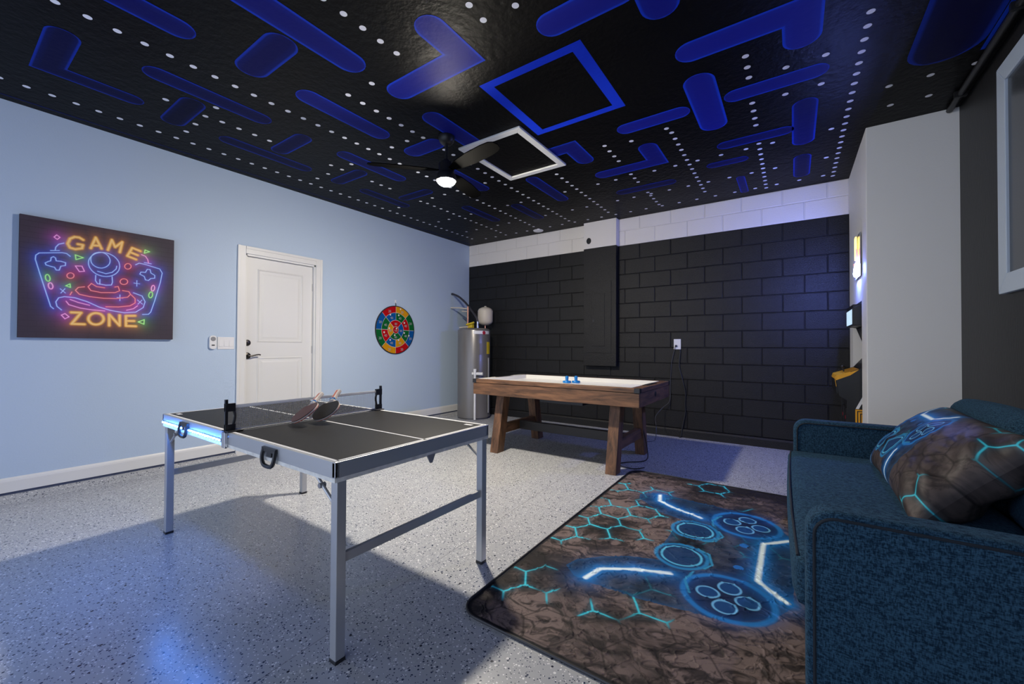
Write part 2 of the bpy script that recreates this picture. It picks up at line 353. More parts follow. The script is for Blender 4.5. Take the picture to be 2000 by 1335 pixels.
POSTER=[
('o',2.6,[(0.359,0.865),(0.336,0.88),(0.308,0.879),(0.281,0.858),(0.267,0.812),(0.281,0.78),(0.313,0.773),(0.353,0.788),(0.359,0.82),(0.329,0.82)]),
('o',2.6,[(0.408,0.801),(0.438,0.903),(0.476,0.811)]),
('o',2.6,[(0.421,0.829),(0.463,0.835)]),
('o',2.6,[(0.518,0.807),(0.543,0.905),(0.566,0.843),(0.614,0.901),(0.598,0.802)]),
('o',2.6,[(0.742,0.841),(0.684,0.86),(0.65,0.777),(0.712,0.756)]),
('o',2.6,[(0.668,0.817),(0.723,0.798)]),
('o',2.6,[(0.296,0.222),(0.355,0.223),(0.299,0.123),(0.377,0.123)]),
('o',2.6,[(0.498,0.178),(0.497,0.167),(0.493,0.155),(0.487,0.145),(0.48,0.137),(0.47,0.13),(0.46,0.126),(0.449,0.124),(0.439,0.125),(0.428,0.128),(0.419,0.134),(0.412,0.141),(0.406,0.151),(0.402,0.161),(0.401,0.173),(0.402,0.184),(0.405,0.195),(0.411,0.205),(0.418,0.214),(0.427,0.22),(0.437,0.225),(0.448,0.227),(0.459,0.226),(0.469,0.223),(0.479,0.218),(0.486,0.21),(0.492,0.201),(0.496,0.19),(0.498,0.178)]),
('o',2.6,[(0.535,0.119),(0.534,0.22),(0.605,0.122),(0.604,0.218)]),
('o',2.6,[(0.712,0.22),(0.647,0.215),(0.649,0.121),(0.718,0.121)]),
('o',2.6,[(0.648,0.168),(0.705,0.17)]),
('b',1,[(0.283,0.706),(0.262,0.726),(0.236,0.728),(0.107,0.701),(0.089,0.679),(0.087,0.645),(0.112,0.535),(0.149,0.377),(0.176,0.264),(0.192,0.246)]),
('b',1,[(0.245,0.812),(0.215,0.796),(0.199,0.768),(0.196,0.743)]),
('b',1,[(0.17,0.733),(0.219,0.743)]),
('b',1,[(0.174,0.675),(0.187,0.685),(0.198,0.677),(0.203,0.652),(0.23,0.653),(0.257,0.646),(0.256,0.621),(0.23,0.612),(0.221,0.576),(0.204,0.574),(0.194,0.596),(0.178,0.599),(0.146,0.608),(0.141,0.624),(0.158,0.639),(0.171,0.646),(0.174,0.675)]),
('b',1,[(0.71,0.705),(0.735,0.724),(0.777,0.72),(0.89,0.693),(0.909,0.656),(0.896,0.564),(0.855,0.378),(0.826,0.263),(0.809,0.241),(0.766,0.236)]),
('p',1,[(0.751,0.809),(0.781,0.798),(0.798,0.768),(0.803,0.741)]),
('b',1,[(0.773,0.736),(0.824,0.733)]),
('b',1,[(0.795,0.675),(0.816,0.676),(0.823,0.643),(0.852,0.625),(0.852,0.597),(0.822,0.589),(0.805,0.568),(0.783,0.571),(0.774,0.603),(0.741,0.62),(0.749,0.641),(0.782,0.643),(0.795,0.675)]),
('b',1,[(0.597,0.652),(0.593,0.633),(0.585,0.616),(0.574,0.6),(0.561,0.587),(0.546,0.576),(0.53,0.569),(0.512,0.564),(0.495,0.563),(0.477,0.565),(0.46,0.57),(0.444,0.578),(0.43,0.589),(0.418,0.602),(0.408,0.618),(0.401,0.634),(0.396,0.652),(0.395,0.671),(0.396,0.689),(0.401,0.707),(0.408,0.723),(0.418,0.739),(0.43,0.752),(0.444,0.763),(0.46,0.771),(0.477,0.777),(0.494,0.779),(0.512,0.777),(0.53,0.773),(0.546,0.765),(0.561,0.755),(0.574,0.741),(0.585,0.726),(0.593,0.709),(0.597,0.69),(0.599,0.671),(0.597,0.652)]),
('b',1,[(0.533,0.699),(0.53,0.685),(0.524,0.671),(0.515,0.659),(0.505,0.649),(0.493,0.641),(0.481,0.636),(0.468,0.635),(0.455,0.636),(0.443,0.641),(0.432,0.648),(0.422,0.658),(0.415,0.67),(0.411,0.683),(0.409,0.698),(0.409,0.712),(0.412,0.727),(0.418,0.74),(0.426,0.753),(0.436,0.763),(0.447,0.77),(0.46,0.775),(0.473,0.777),(0.486,0.776),(0.498,0.772),(0.509,0.765),(0.519,0.755),(0.526,0.743),(0.531,0.729),(0.534,0.715),(0.533,0.699)]),
('b',1,[(0.579,0.67),(0.575,0.643),(0.548,0.607),(0.507,0.589),(0.454,0.603)]),
('b',1,[(0.442,0.565),(0.441,0.518),(0.454,0.492),(0.508,0.485),(0.545,0.491),(0.552,0.517),(0.549,0.568)]),
('b',1,[(0.469,0.532),(0.469,0.488)]),
('r',1,[(0.416,0.489),(0.395,0.456),(0.413,0.425),(0.479,0.414),(0.57,0.424),(0.601,0.444),(0.591,0.483),(0.568,0.475)]),
('r',1,[(0.417,0.487),(0.449,0.464),(0.501,0.46)]),
('r',1,[(0.373,0.453),(0.335,0.443),(0.318,0.416),(0.342,0.384),(0.406,0.37),(0.495,0.364),(0.578,0.37),(0.657,0.391),(0.677,0.42),(0.665,0.444),(0.621,0.449)]),
('r',1,[(0.297,0.399),(0.287,0.373)]),
('r',1,[(0.681,0.417),(0.71,0.383),(0.711,0.342),(0.674,0.311),(0.595,0.294),(0.511,0.289)]),
('p',1,[(0.288,0.333),(0.336,0.312),(0.407,0.293)]),
('p',1,[(0.264,0.316),(0.281,0.287),(0.351,0.263),(0.422,0.254),(0.504,0.25)]),
('p',1,[(0.651,0.268),(0.699,0.286),(0.728,0.316)]),
('b',1,[(0.238,0.239),(0.212,0.267),(0.205,0.305),(0.221,0.341),(0.254,0.354),(0.315,0.351),(0.393,0.323),(0.466,0.283),(0.541,0.258),(0.635,0.243),(0.716,0.255),(0.77,0.303),(0.783,0.36),(0.76,0.413),(0.697,0.437)]),
('p',1,[(0.188,0.851),(0.203,0.873),(0.222,0.856),(0.206,0.835),(0.188,0.851)]),
('p',1,[(0.315,0.628),(0.355,0.633),(0.371,0.59),(0.34,0.582),(0.315,0.628)]),
('p',1,[(0.238,0.195),(0.259,0.209),(0.283,0.183),(0.259,0.164),(0.238,0.195)]),
('g',1.2,[(0.314,0.724),(0.363,0.708),(0.318,0.684),(0.314,0.724)]),
('g',1.2,[(0.285,0.467),(0.261,0.448),(0.288,0.437),(0.285,0.467)]),
('g',1.2,[(0.777,0.859),(0.81,0.848),(0.772,0.827),(0.777,0.859)]),
('g',1.2,[(0.779,0.187),(0.735,0.163),(0.777,0.143),(0.779,0.187)]),
('r',1,[(0.308,0.542),(0.307,0.534),(0.304,0.526),(0.298,0.52),(0.291,0.516),(0.284,0.515),(0.277,0.517),(0.271,0.521),(0.268,0.528),(0.266,0.536),(0.267,0.544),(0.271,0.552),(0.276,0.558),(0.283,0.562),(0.291,0.563),(0.298,0.561),(0.303,0.557),(0.307,0.55),(0.308,0.542)]),
('r',1,[(0.678,0.684),(0.677,0.675),(0.673,0.667),(0.667,0.66),(0.66,0.656),(0.652,0.654),(0.644,0.656),(0.638,0.661),(0.634,0.668),(0.633,0.677),(0.634,0.686),(0.638,0.694),(0.644,0.701),(0.651,0.706),(0.659,0.707),(0.666,0.705),(0.672,0.7),(0.677,0.693),(0.678,0.684)]),
('r',1,[(0.656,0.537),(0.654,0.527),(0.65,0.519),(0.643,0.512),(0.634,0.507),(0.625,0.506),(0.616,0.508),(0.609,0.513),(0.605,0.521),(0.603,0.53),(0.605,0.539),(0.609,0.548),(0.616,0.555),(0.624,0.559),(0.633,0.56),(0.642,0.558),(0.649,0.553),(0.654,0.546),(0.656,0.537)]),
('g',1.2,[(0.168,0.508),(0.17,0.498),(0.169,0.487),(0.167,0.479),(0.163,0.474),(0.158,0.474),(0.153,0.477),(0.148,0.485),(0.145,0.494),(0.144,0.505),(0.144,0.515),(0.147,0.523),(0.151,0.528),(0.156,0.529),(0.161,0.525),(0.165,0.518),(0.168,0.508)]),
('p',1.2,[(0.185,0.443),(0.187,0.433),(0.186,0.423),(0.183,0.415),(0.179,0.411),(0.174,0.41),(0.169,0.413),(0.165,0.42),(0.162,0.429),(0.161,0.439),(0.161,0.449),(0.164,0.456),(0.168,0.461),(0.173,0.462),(0.178,0.459),(0.182,0.452),(0.185,0.443)]),
('p',1.2,[(0.852,0.496),(0.85,0.485),(0.846,0.477),(0.841,0.471),(0.836,0.47),(0.832,0.472),(0.829,0.479),(0.828,0.488),(0.828,0.499),(0.831,0.51),(0.834,0.519),(0.839,0.524),(0.844,0.526),(0.848,0.523),(0.851,0.516),(0.853,0.507),(0.852,0.496)]),
('g',1.2,[(0.837,0.428),(0.835,0.417),(0.83,0.409),(0.825,0.403),(0.819,0.402),(0.815,0.405),(0.811,0.412),(0.809,0.421),(0.81,0.433),(0.813,0.444),(0.817,0.452),(0.822,0.458),(0.828,0.46),(0.833,0.457),(0.836,0.45),(0.838,0.44),(0.837,0.428)]),
('b',0.8,[(0.7,0.53),(0.742,0.527)]),
('b',0.8,[(0.721,0.556),(0.721,0.502)]),
('b',0.8,[(0.585,0.381),(0.624,0.378)]),
('b',0.8,[(0.604,0.407),(0.604,0.353)]),
('b',0.8,[(0.229,0.418),(0.259,0.386)]),
('b',0.8,[(0.233,0.383),(0.256,0.422)]),
('b',0.8,[(0.727,0.371),(0.764,0.335)]),
('b',0.8,[(0.731,0.332),(0.76,0.374)]),
]

# ================================================================== THE SETTING
def struct(o, label=None): return tag(o, label, None, None, 'structure')
XO = XR + 0.12
struct(box('floor', (XL-0.12, YF, -0.10), (XO, YB+0.15, 0.0), 'floor'), 'grey epoxy garage floor with black and white flakes')
ceiling = struct(box('ceiling', (XL-0.12, YF, H), (XO, YB+0.15, H+0.1), 'ceil'), 'glossy black ceiling painted with blue bars and white dots')

# left wall with the doorway cut out (door leaf Y 1.93-2.70)
DY0, DY1, DZ = 1.945, 2.715, 2.12
wl = MB()
wl.box((XL-0.12, YF, 0), (XL, DY0, H)); wl.box((XL-0.12, DY1, 0), (XL, YB+0.15, H)); wl.box((XL-0.12, DY0, DZ), (XL, DY1, H))
struct(wl.build('wall_left', 'wall_blue'), 'pale blue painted wall with the white door')
for i, (a, b) in enumerate(((YF, 1.868), (2.80, YB))):
    bb = MB(); bb.prism([(XL, 0.057), (XL+0.016, 0.057), (XL+0.016, 0.135), (XL+0.012, 0.150), (XL+0.006, 0.160), (XL, 0.162)], a, b)
    struct(bb.build('baseboard_left', 'trim_white'), 'white baseboard %s the white door' % ('left of' if i == 0 else 'right of'))
    struct(MB().prism([(XL, 0.0), (XL+0.13, 0.0), (XL+0.05, 0.014), (XL+0.009, 0.036), (XL+0.004, 0.0365), (XL+0.004, 0.057), (XL, 0.057)], a, b).build('trim_1' if i == 0 else 'trim_2', 'stem_floor'), 'grey concrete lip under the white baseboard %s the door' % ('left of' if i == 0 else 'right of'))
    struct(box('trim_6' if i == 0 else 'trim_7', (XL+0.0035, a, 0.036), (XL+0.006, b, 0.057), 'stem'), 'dark line under the white baseboard %s the door' % ('left of' if i == 0 else 'right of'))

# ---- door
door = struct(empty('door_1', (XL, (DY0+DY1)/2, 0)), 'white two-panel door in the pale blue wall')
def dbox(name, a, b, m, bevel=0.0, parent=None):
    o = MB().box((a[0], a[1]-(DY0+DY1)/2, a[2]), (b[0], b[1]-(DY0+DY1)/2, b[2])).build(name, m, parent or door, bevel=bevel)
    return o
JX = -0.035
leaf = dbox('door_leaf', (JX-0.04, DY0+0.02, 0.09), (JX, DY1-0.02, DZ-0.022), 'door_white', 0.002)
yc = (DY0+DY1)/2
def door_panel(z0, z1):
    w = 0.25
    rings = [(w, 0.0, z0, z1), (w-0.012, 0.007, z0+0.012, z1-0.012), (w-0.026, -0.003, z0+0.026, z1-0.026), (w-0.060, 0.004, z0+0.06, z1-0.06)]
    vs = []; fs = []
    for (hw, d, a, b) in rings: vs += [(JX+d, -hw, a), (JX+d, hw, a), (JX+d, hw, b), (JX+d, -hw, b)]
    for i in range(3):
        for k in range(4): fs.append((i*4+k, i*4+(k+1) % 4, (i+1)*4+(k+1) % 4, (i+1)*4+k))
    fs.append((12, 13, 14, 15))
    o = MB().add(vs, fs).build('door_panel', 'door_white', leaf)
door_panel(1.18, 1.98); door_panel(0.25, 1.02)
# jamb lining and casing
for a, b in (((-0.12, DY0, 0.06), (0.0, DY0+0.018, DZ)), ((-0.12, DY1-0.018, 0.06), (0.0, DY1, DZ)), ((-0.12, DY0, DZ-0.02), (0.0, DY1, DZ))): dbox('door_jamb', a, b, 'trim_white', 0.001)
def casing(poly3):
    MB().hexa(*poly3).build('door_casing', 'trim_white', door, bevel=0.003)
cw = 0.078; y0, y1 = DY0-yc, DY1-yc
for sgn, yi in ((-1, y0), (1, y1)):
    mb = MB(); a, b = sorted((yi-0.0*sgn, yi+sgn*cw))
    mb.box((0, a, 0.06), (0.014, b, DZ+cw))
    o1, o2 = sorted((yi+sgn*(cw-0.028), yi+sgn*cw)); mb.box((0.012, o1, 0.06), (0.021, o2, DZ+cw))
    mb.build('door_casing', 'trim_white', door, bevel=0.003)
mb = MB(); mb.box((0, y0, DZ), (0.0138, y1, DZ+cw)); mb.box((0.012, y0, DZ+cw-0.028), (0.0208, y1, DZ+cw)); mb.build('door_casing', 'trim_white', door, bevel=0.003)
hy = 1.985-yc
kb = MB(); kb.lathe([(0.001, 0.0), (0.031, 0.0), (0.033, 0.006), (0.028, 0.012), (0.018, 0.014), (0.017, 0.024), (0.0, 0.026)], (JX, hy, 1.174), 24, 'x')
tag(kb.build('deadbolt', 'dark_bronze', leaf, smooth=True), 'dark round deadbolt')
lv = MB(); lv.lathe([(0.001, 0.0), (0.033, 0.0), (0.035, 0.007), (0.029, 0.012), (0.014, 0.014), (0.012, 0.045), (0.0, 0.047)], (JX, hy, 1.035), 24, 'x')
lv.tube(smoothpath([(JX+0.042, hy, 1.035), (JX+0.046, hy+0.03, 1.034), (JX+0.046, hy+0.06, 1.042), (JX+0.046, hy+0.095, 1.048), (JX+0.044, hy+0.115, 1.044)]), 0.0075, 10)
tag(lv.build('lever_handle', 'dark_bronze', leaf, smooth=True), 'dark curved lever handle')
for z in (0.35, 1.10, 1.85): dbox('hinge', (JX-0.004, DY1-0.026, z-0.045), (JX+0.008, DY1-0.016, z+0.045), 'chrome')
struct(box('trim_3', (XL-0.02, DY0-0.08, 0.0), (XL+0.03, DY1+0.08, 0.075), 'trim_white'), 'pale threshold below the white door')

# ---- back wall: every concrete block is a piece
C = 0.2032; zc = 0.332; xo = 0.3132
wb = struct(box('wall_back', (XL-0.12, YB+0.006, 0), (XR+0.12, YB+0.15, H), 'mortar_black'), 'back wall of painted concrete blocks, black with a white top band')
link('mortar_backing', MB().box((XL, YB+0.0052, zc+11*C), (XA, YB+0.0065, H)).mesh('mortar_backing'), 'mortar_white', wb)
blk = {}
def block_mesh(w_, h_, m):
    key = (round(w_, 4), round(h_, 4), m)
    if key not in blk:
        g, c, d = 0.0022, 0.0055, 0.0075
        a, b = w_/2-g, h_/2-g
        vs = [(-a, d, -b), (a, d, -b), (a, d, b), (-a, d, b), (-a+c, 0, -b+c), (a-c, 0, -b+c), (a-c, 0, b-c), (-a+c, 0, b-c)]
        me = MB().add(vs, [(4, 5, 6, 7), (0, 1, 5, 4), (1, 2, 6, 5), (2, 3, 7, 6), (3, 0, 4, 7)]).mesh('block'); me.materials.append(MT[m]); blk[key] = me
    return blk[key]
rows = [(0.107, zc, -1)] + [(zc+k*C, min(zc+(k+1)*C, H), k) for k in range(13)]
for (za, zb, k) in rows:
    m = 'block_white' if k >= 11 else 'block_black'
    off = xo if k % 2 == 0 else xo+C
    x = off - 2*C*14
    while x < XA:
        a, b = max(x, XL), min(x+2*C, XA)
        if b-a > 0.02:
            o = link('block', block_mesh(b-a, zb-za, m), None, wb); o.location = ((a+b)/2, YB + random.uniform(-0.0012, 0.0012), (za+zb)/2)
        x += 2*C
cb = MB(); cb.prism([(YB+0.01, 0), (YB-0.030, 0), (YB-0.028, 0.085), (YB-0.018, 0.104), (YB+0.01, 0.110)], XL, XA, 'yz')
struct(cb.build('trim_4', MT['block_black']), 'black painted curb along the foot of the block wall')
# white boxed chase above the electrical panel
ch = struct(box('trim_5', (-2.50, YB-0.10, 2.565), (-2.012, YB+0.004, H), 'block_white', bevel=0.003), 'white boxed chase above the black electrical panel')
kh = MB(); kh.lathe([(0.036, 0), (0.036, 0.003), (0.026, 0.004), (0.024, 0.0005), (0.0, 0.0005)], (0, 0, 0), 18, 'y')
o = kh.build('knockout_hole', 'black_plastic', ch); o.location = (-2.42, YB-0.1003, 2.675); o.scale = (1, -1, 1.25)
# ---- right side
struct(box('wall_right', (XR, YF, 0), (XO, YW, H), 'wall_black'), 'black brush-painted wall behind the sofa')
struct(box('wall_partition', (XA, YW, 0), (XO, 4.66, H), 'wall_white', bevel=0.004), 'white wall end right of the arcade cabinet')
struct(box('wall_alcove_header', (XA, 4.66, 1.56), (XO, 5.30, H), 'wall_white'), 'grey-white wall above the arcade niche')
struct(box('wall_alcove_far', (XA, 5.30, 0), (XO, YB+0.005, H), 'wall_white'), 'narrow white pier between the arcade niche and the block wall')
struct(box('wall_niche_back', (0.96, 4.66, 0), (XO, 5.30, 1.56), 'wall_white'), 'back of the arcade niche')
# ---- framed window on the black wall
win = struct(empty('window_1', (XR, 2.895, 2.125)), 'pale framed dark window on the black wall above the sofa')
w2, h2, ft = 0.70, 0.6625, 0.11
def frame_piece(p): MB().hexa(*p).build('window_frame', 'frame_pale', win, bevel=0.003)
for (ya, yb_, za, zb, side) in ((-w2, w2, h2-ft, h2, 't'), (-w2, w2, -h2, -h2+ft, 'b'), (w2-ft, w2, -h2, h2, 'f'), (-w2, -w2+ft, -h2, h2, 'n')):
    d0, d1 = -0.028, 0.0
    if side == 't': pr = [(-w2, h2), (-w2+ft, h2-ft), (w2-ft, h2-ft), (w2, h2)]
    if side == 'b': pr = [(-w2, -h2), (w2, -h2), (w2-ft, -h2+ft), (-w2+ft, -h2+ft)]
    if side == 'f': pr = [(w2, -h2), (w2, h2), (w2-ft, h2-ft), (w2-ft, -h2+ft)]
    if side == 'n': pr = [(-w2, -h2), (-w2+ft, -h2+ft), (-w2+ft, h2-ft), (-w2, h2)]
    MB().prism(pr, d0, d1, 'yz').build('window_frame', 'frame_pale', win, bevel=0.004)
MB().box((-0.014, -w2+ft, -h2+ft), (-0.006, w2-ft, h2-ft)).build('pane', 'pane', win)
# ---- black conduit in the corner of ceiling and right wall
cp = empty('conduit_pipe', (XR-0.055, 0, H))
MB().tube([(0, YF, -0.021), (0, 4.34, -0.021)], 0.020, 12).build('pipe', 'black_metal', cp, smooth=True)
for y in (0.8, 2.0, 3.2, 4.1): MB().box((-0.032, y-0.012, -0.043), (0.032, y+0.012, 0.0)).build('pipe_strap', 'black_metal', cp)
tag(cp, 'black pipe running along the ceiling above the right-hand black wall', 'pipe')

# ================================================================== CEILING PAINT (generic blue bars and rows of dots)
def bar_outline(path, w):
    """outline of a thick rounded polyline of axis-parallel segments -> union made by sampling an SDF-free simple offset"""
    pts = [Vector(p) for p in path]; L_, R_ = [], []
    n = len(pts)
    for i in range(n):
        if i == 0: d = (pts[1]-pts[0]).normalized(); nn = Vector((-d.y, d.x)); off = nn*w
        elif i == n-1: d = (pts[-1]-pts[-2]).normalized(); nn = Vector((-d.y, d.x)); off = nn*w
        else:
            d0 = (pts[i]-pts[i-1]).normalized(); d1 = (pts[i+1]-pts[i]).normalized()
            n0 = Vector((-d0.y, d0.x)); n1 = Vector((-d1.y, d1.x)); off = (n0+n1)/(1+n0.dot(n1))*w
        L_.append(pts[i]+off); R_.append(pts[i]-off)
    return L_, R_
def painted_bar(path, w=0.085, strength=1.0, name='painted_bar'):
    """strip of cross-sections: outline bright, inside darker"""
    edge = np.array((0.012, 0.055, 0.62))*(0.35+0.65*strength); inner = np.array((0.010, 0.014, 0.24))*strength**1.6 + np.array((0.002, 0.002, 0.004))  # per-bar strength paints in how reflections on the ceiling fade the left bars
    def ext(path):
        P = [Vector((p[0], p[1])) for p in path]; out = []
        return P
    P = ext(path); d0 = (P[0]-P[1]).normalized(); d1 = (P[-1]-P[-2]).normalized()
    secs = []
    K = 6
    for k in range(K, 0, -1):                 # rounded start cap
        a = PI/2*k/K; secs.append((P[0]+d0*w*math.sin(a), math.cos(a), -d0))
    full = [P[0]]
    for i in range(1, len(P)-1): full.append(P[i])
    full.append(P[-1])
    res = []
    for c, s_, d in secs: nn = Vector((-d.y, d.x)); res.append((c, nn*w*max(s_, 0.02)))
    for i in range(len(P)):
        if i == 0: d = (P[1]-P[0]).normalized(); off = Vector((-d.y, d.x))*w
        elif i == len(P)-1: d = (P[-1]-P[-2]).normalized(); off = Vector((-d.y, d.x))*w
        else:
            a = (P[i]-P[i-1]).normalized(); b = (P[i+1]-P[i]).normalized(); n0 = Vector((-a.y, a.x)); n1 = Vector((-b.y, b.x)); off = (n0+n1)/(1+n0.dot(n1))*w
        res.append((P[i], off))
    for k in range(1, K+1):
        a = PI/2*k/K; d = d1; nn = Vector((-d.y, d.x)); res.append((P[-1]+d1*w*math.sin(a), nn*w*max(math.cos(a), 0.02)))
    ts = (-1, -0.90, -0.80, -0.4, 0, 0.4, 0.80, 0.90, 1); cf = (1, 0.9, 0.12, 0.0, 0.0, 0.0, 0.12, 0.9, 1)
    vs, cs, fs = [], [], []
    m = len(ts); nsec = len(res)
    for i, (c, off) in enumerate(res):
        endf = 1.0 if i in (0, nsec-1) else (0.8 if i in (1, nsec-2) else 0)
        for t, f in zip(ts, cf):
            p = c+off*t; vs.append((p.x, p.y, H-0.0012)); g = max(f, endf); cs.append(inner*(1-g)+edge*g)
    for i in range(nsec-1):
        for k in range(m-1): fs.append((i*m+k, i*m+k+1, (i+1)*m+k+1, (i+1)*m+k))
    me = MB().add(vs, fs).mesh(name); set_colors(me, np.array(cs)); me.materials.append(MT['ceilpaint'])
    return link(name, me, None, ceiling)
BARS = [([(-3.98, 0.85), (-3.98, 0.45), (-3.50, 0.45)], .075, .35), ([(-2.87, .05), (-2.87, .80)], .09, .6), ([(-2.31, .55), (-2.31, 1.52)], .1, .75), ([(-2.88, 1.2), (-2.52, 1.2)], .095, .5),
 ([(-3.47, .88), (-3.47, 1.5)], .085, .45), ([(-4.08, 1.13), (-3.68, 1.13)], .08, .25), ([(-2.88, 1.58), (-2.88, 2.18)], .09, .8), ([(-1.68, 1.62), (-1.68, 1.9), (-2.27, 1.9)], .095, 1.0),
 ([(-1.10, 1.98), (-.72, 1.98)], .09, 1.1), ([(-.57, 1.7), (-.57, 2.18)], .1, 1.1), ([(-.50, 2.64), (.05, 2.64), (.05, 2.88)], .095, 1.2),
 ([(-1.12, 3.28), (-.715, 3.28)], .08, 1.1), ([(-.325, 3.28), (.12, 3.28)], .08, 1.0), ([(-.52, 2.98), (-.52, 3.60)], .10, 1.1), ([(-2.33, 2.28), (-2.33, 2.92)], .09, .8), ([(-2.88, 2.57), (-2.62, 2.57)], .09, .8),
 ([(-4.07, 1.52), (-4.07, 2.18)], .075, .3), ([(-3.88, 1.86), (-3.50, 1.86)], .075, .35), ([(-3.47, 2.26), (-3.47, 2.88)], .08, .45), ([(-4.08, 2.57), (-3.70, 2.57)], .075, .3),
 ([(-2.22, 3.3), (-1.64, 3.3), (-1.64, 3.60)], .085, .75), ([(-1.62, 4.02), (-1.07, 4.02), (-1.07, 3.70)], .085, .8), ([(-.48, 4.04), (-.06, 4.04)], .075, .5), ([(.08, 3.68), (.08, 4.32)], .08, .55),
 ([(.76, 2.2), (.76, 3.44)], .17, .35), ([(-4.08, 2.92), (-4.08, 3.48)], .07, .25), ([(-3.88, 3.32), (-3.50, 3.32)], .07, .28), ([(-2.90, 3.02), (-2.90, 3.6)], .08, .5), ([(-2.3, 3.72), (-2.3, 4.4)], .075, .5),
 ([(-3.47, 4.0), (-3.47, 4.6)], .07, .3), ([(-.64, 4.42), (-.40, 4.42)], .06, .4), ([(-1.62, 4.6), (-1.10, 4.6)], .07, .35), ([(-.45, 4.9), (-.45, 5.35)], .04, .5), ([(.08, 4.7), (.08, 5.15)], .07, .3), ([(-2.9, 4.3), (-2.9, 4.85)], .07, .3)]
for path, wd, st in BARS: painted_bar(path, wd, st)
# plain blue square outline and wall stripe
def painted_quad(x0, y0, x1, y1, col, name):
    me = MB().add([(x0, y0, H-0.0011), (x1, y0, H-0.0011), (x1, y1, H-0.0011), (x0, y1, H-0.0011)], [(0, 1, 2, 3)]).mesh(name)
    set_colors(me, np.array([col]*4)); me.materials.append(MT['ceilpaint']); return link(name, me, None, ceiling)
sq = (0.012, 0.05, 0.72)
for q in ((-1.78, 2.17, -1.70, 2.96), (-1.10, 2.17, -1.02, 2.96), (-1.70, 2.17, -1.10, 2.235), (-1.70, 2.90, -1.10, 2.96)): painted_quad(*q, sq, 'painted_square_side')
painted_quad(-4.68, YF, -4.665, YB, (0.006, 0.012, 0.10), 'painted_stripe')
painted_quad(0.935, 1.0, 0.955, 3.6, (0.01, 0.05, 0.5), 'painted_stripe')
# dots
spots = []
def row_y(x, a, b, st=0.12):
    y = a
    while y <= b: spots.append((x, y)); y += st
def row_x(y, a, b, st=0.203):
    x = a
    while x <= b: spots.append((x, y)); x += st
row_y(-4.40, -.2, 5.3); row_y(-3.185, -.1, 5.3); row_y(-2.62, 1.72, 2.45); row_y(-2.62, 2.7, 5.3); row_y(-2.0, .2, 1.75); row_y(-1.40, .9, 1.78); row_y(-1.38, 3.45, 5.3); row_y(-.83, 3.55, 5.2)
row_y(-.235, 2.75, 3.12); row_y(-.24, 3.45, 5.4); row_y(.35, 1.9, 5.4); row_y(-3.78, 1.0, 1.95); row_y(-3.78, 2.3, 3.1); row_y(-2.02, 3.5, 5.3); row_y(-3.78, 3.6, 5.2)
row_x(1.735, -2.98, -2.2); row_x(1.76, -1.2, -.3); row_x(.40, -3.17, -2.95); row_x(2.40, -4.2, -2.5); row_x(3.50, -4.2, -1.0); row_x(3.13, -.03, .3); row_x(4.22, -4.2, .3); row_x(3.46, -.85, .3); row_x(4.83, -4.2, .3); row_x(5.32, -4.2, .3); row_x(3.75, .55, .96); row_x(4.05, .6, .96); row_x(1.25, -4.2, -3.3)
keep = []
for s_ in spots:
    bad = any(abs(s_[0]-t[0]) < 0.055 and abs(s_[1]-t[1]) < 0.055 for t in keep)
    if -2.56 < s_[0] < -1.75 and 2.66 < s_[1] < 3.64: bad = True
    if s_[0] > XA-0.05 and s_[1] > YW-0.05: bad = True
    for path, wd, st in BARS:
        for a, b in zip(path[:-1], path[1:]):
            t = max(0, min(1, ((s_[0]-a[0])*(b[0]-a[0])+(s_[1]-a[1])*(b[1]-a[1]))/((b[0]-a[0])**2+(b[1]-a[1])**2)))
            if math.hypot(s_[0]-a[0]-t*(b[0]-a[0]), s_[1]-a[1]-t*(b[1]-a[1])) < wd+0.035: bad = True
    if not bad: keep.append(s_)
dm = MB()
for (x, y) in keep: dm.add([(x+0.0195*math.cos(2*PI*k/14), y+0.0195*math.sin(2*PI*k/14), H-0.0013) for k in range(14)], [tuple(range(14))])
tag(dm.build('painted_dots', 'dots', ceiling), None, None, None, 'stuff')
# ---- attic hatch
hx0, hx1, hy0, hy1 = -2.49, -1.824, 2.742, 3.575
ht = empty('attic_hatch', ((hx0+hx1)/2, (hy0+hy1)/2, H)); a, b = (hx1-hx0)/2, (hy1-hy0)/2; t = 0.062
for pr in ([(-a, -b), (a, -b), (a-t, -b+t), (-a+t, -b+t)], [(-a, b), (-a+t, b-t), (a-t, b-t), (a, b)], [(-a, -b), (-a+t, -b+t), (-a+t, b-t), (-a, b)], [(a, -b), (a, b), (a-t, b-t), (a-t, -b+t)]):
    MB().prism(pr, -0.02, 0.0, 'xy').build('frame_board', 'trim_white', ht, bevel=0.005)
MB().box((-a+t, -b+t, -0.006), (a-t, b-t, 0.0)).build('panel', 'ceil', ht)
tag(ht, 'white framed black attic hatch in the ceiling beside the fan', 'hatch')
cd = MB(); cd.lathe([(0.0, -0.016), (0.05, -0.015), (0.072, -0.009), (0.078, 0.0)], (0, 0, 0), 28)
o = cd.build('ceiling_cover', 'white_plastic', smooth=True); o.location = (-3.235, 5.40, H); tag(o, 'small round white cover on the ceiling near the block wall', 'cover')

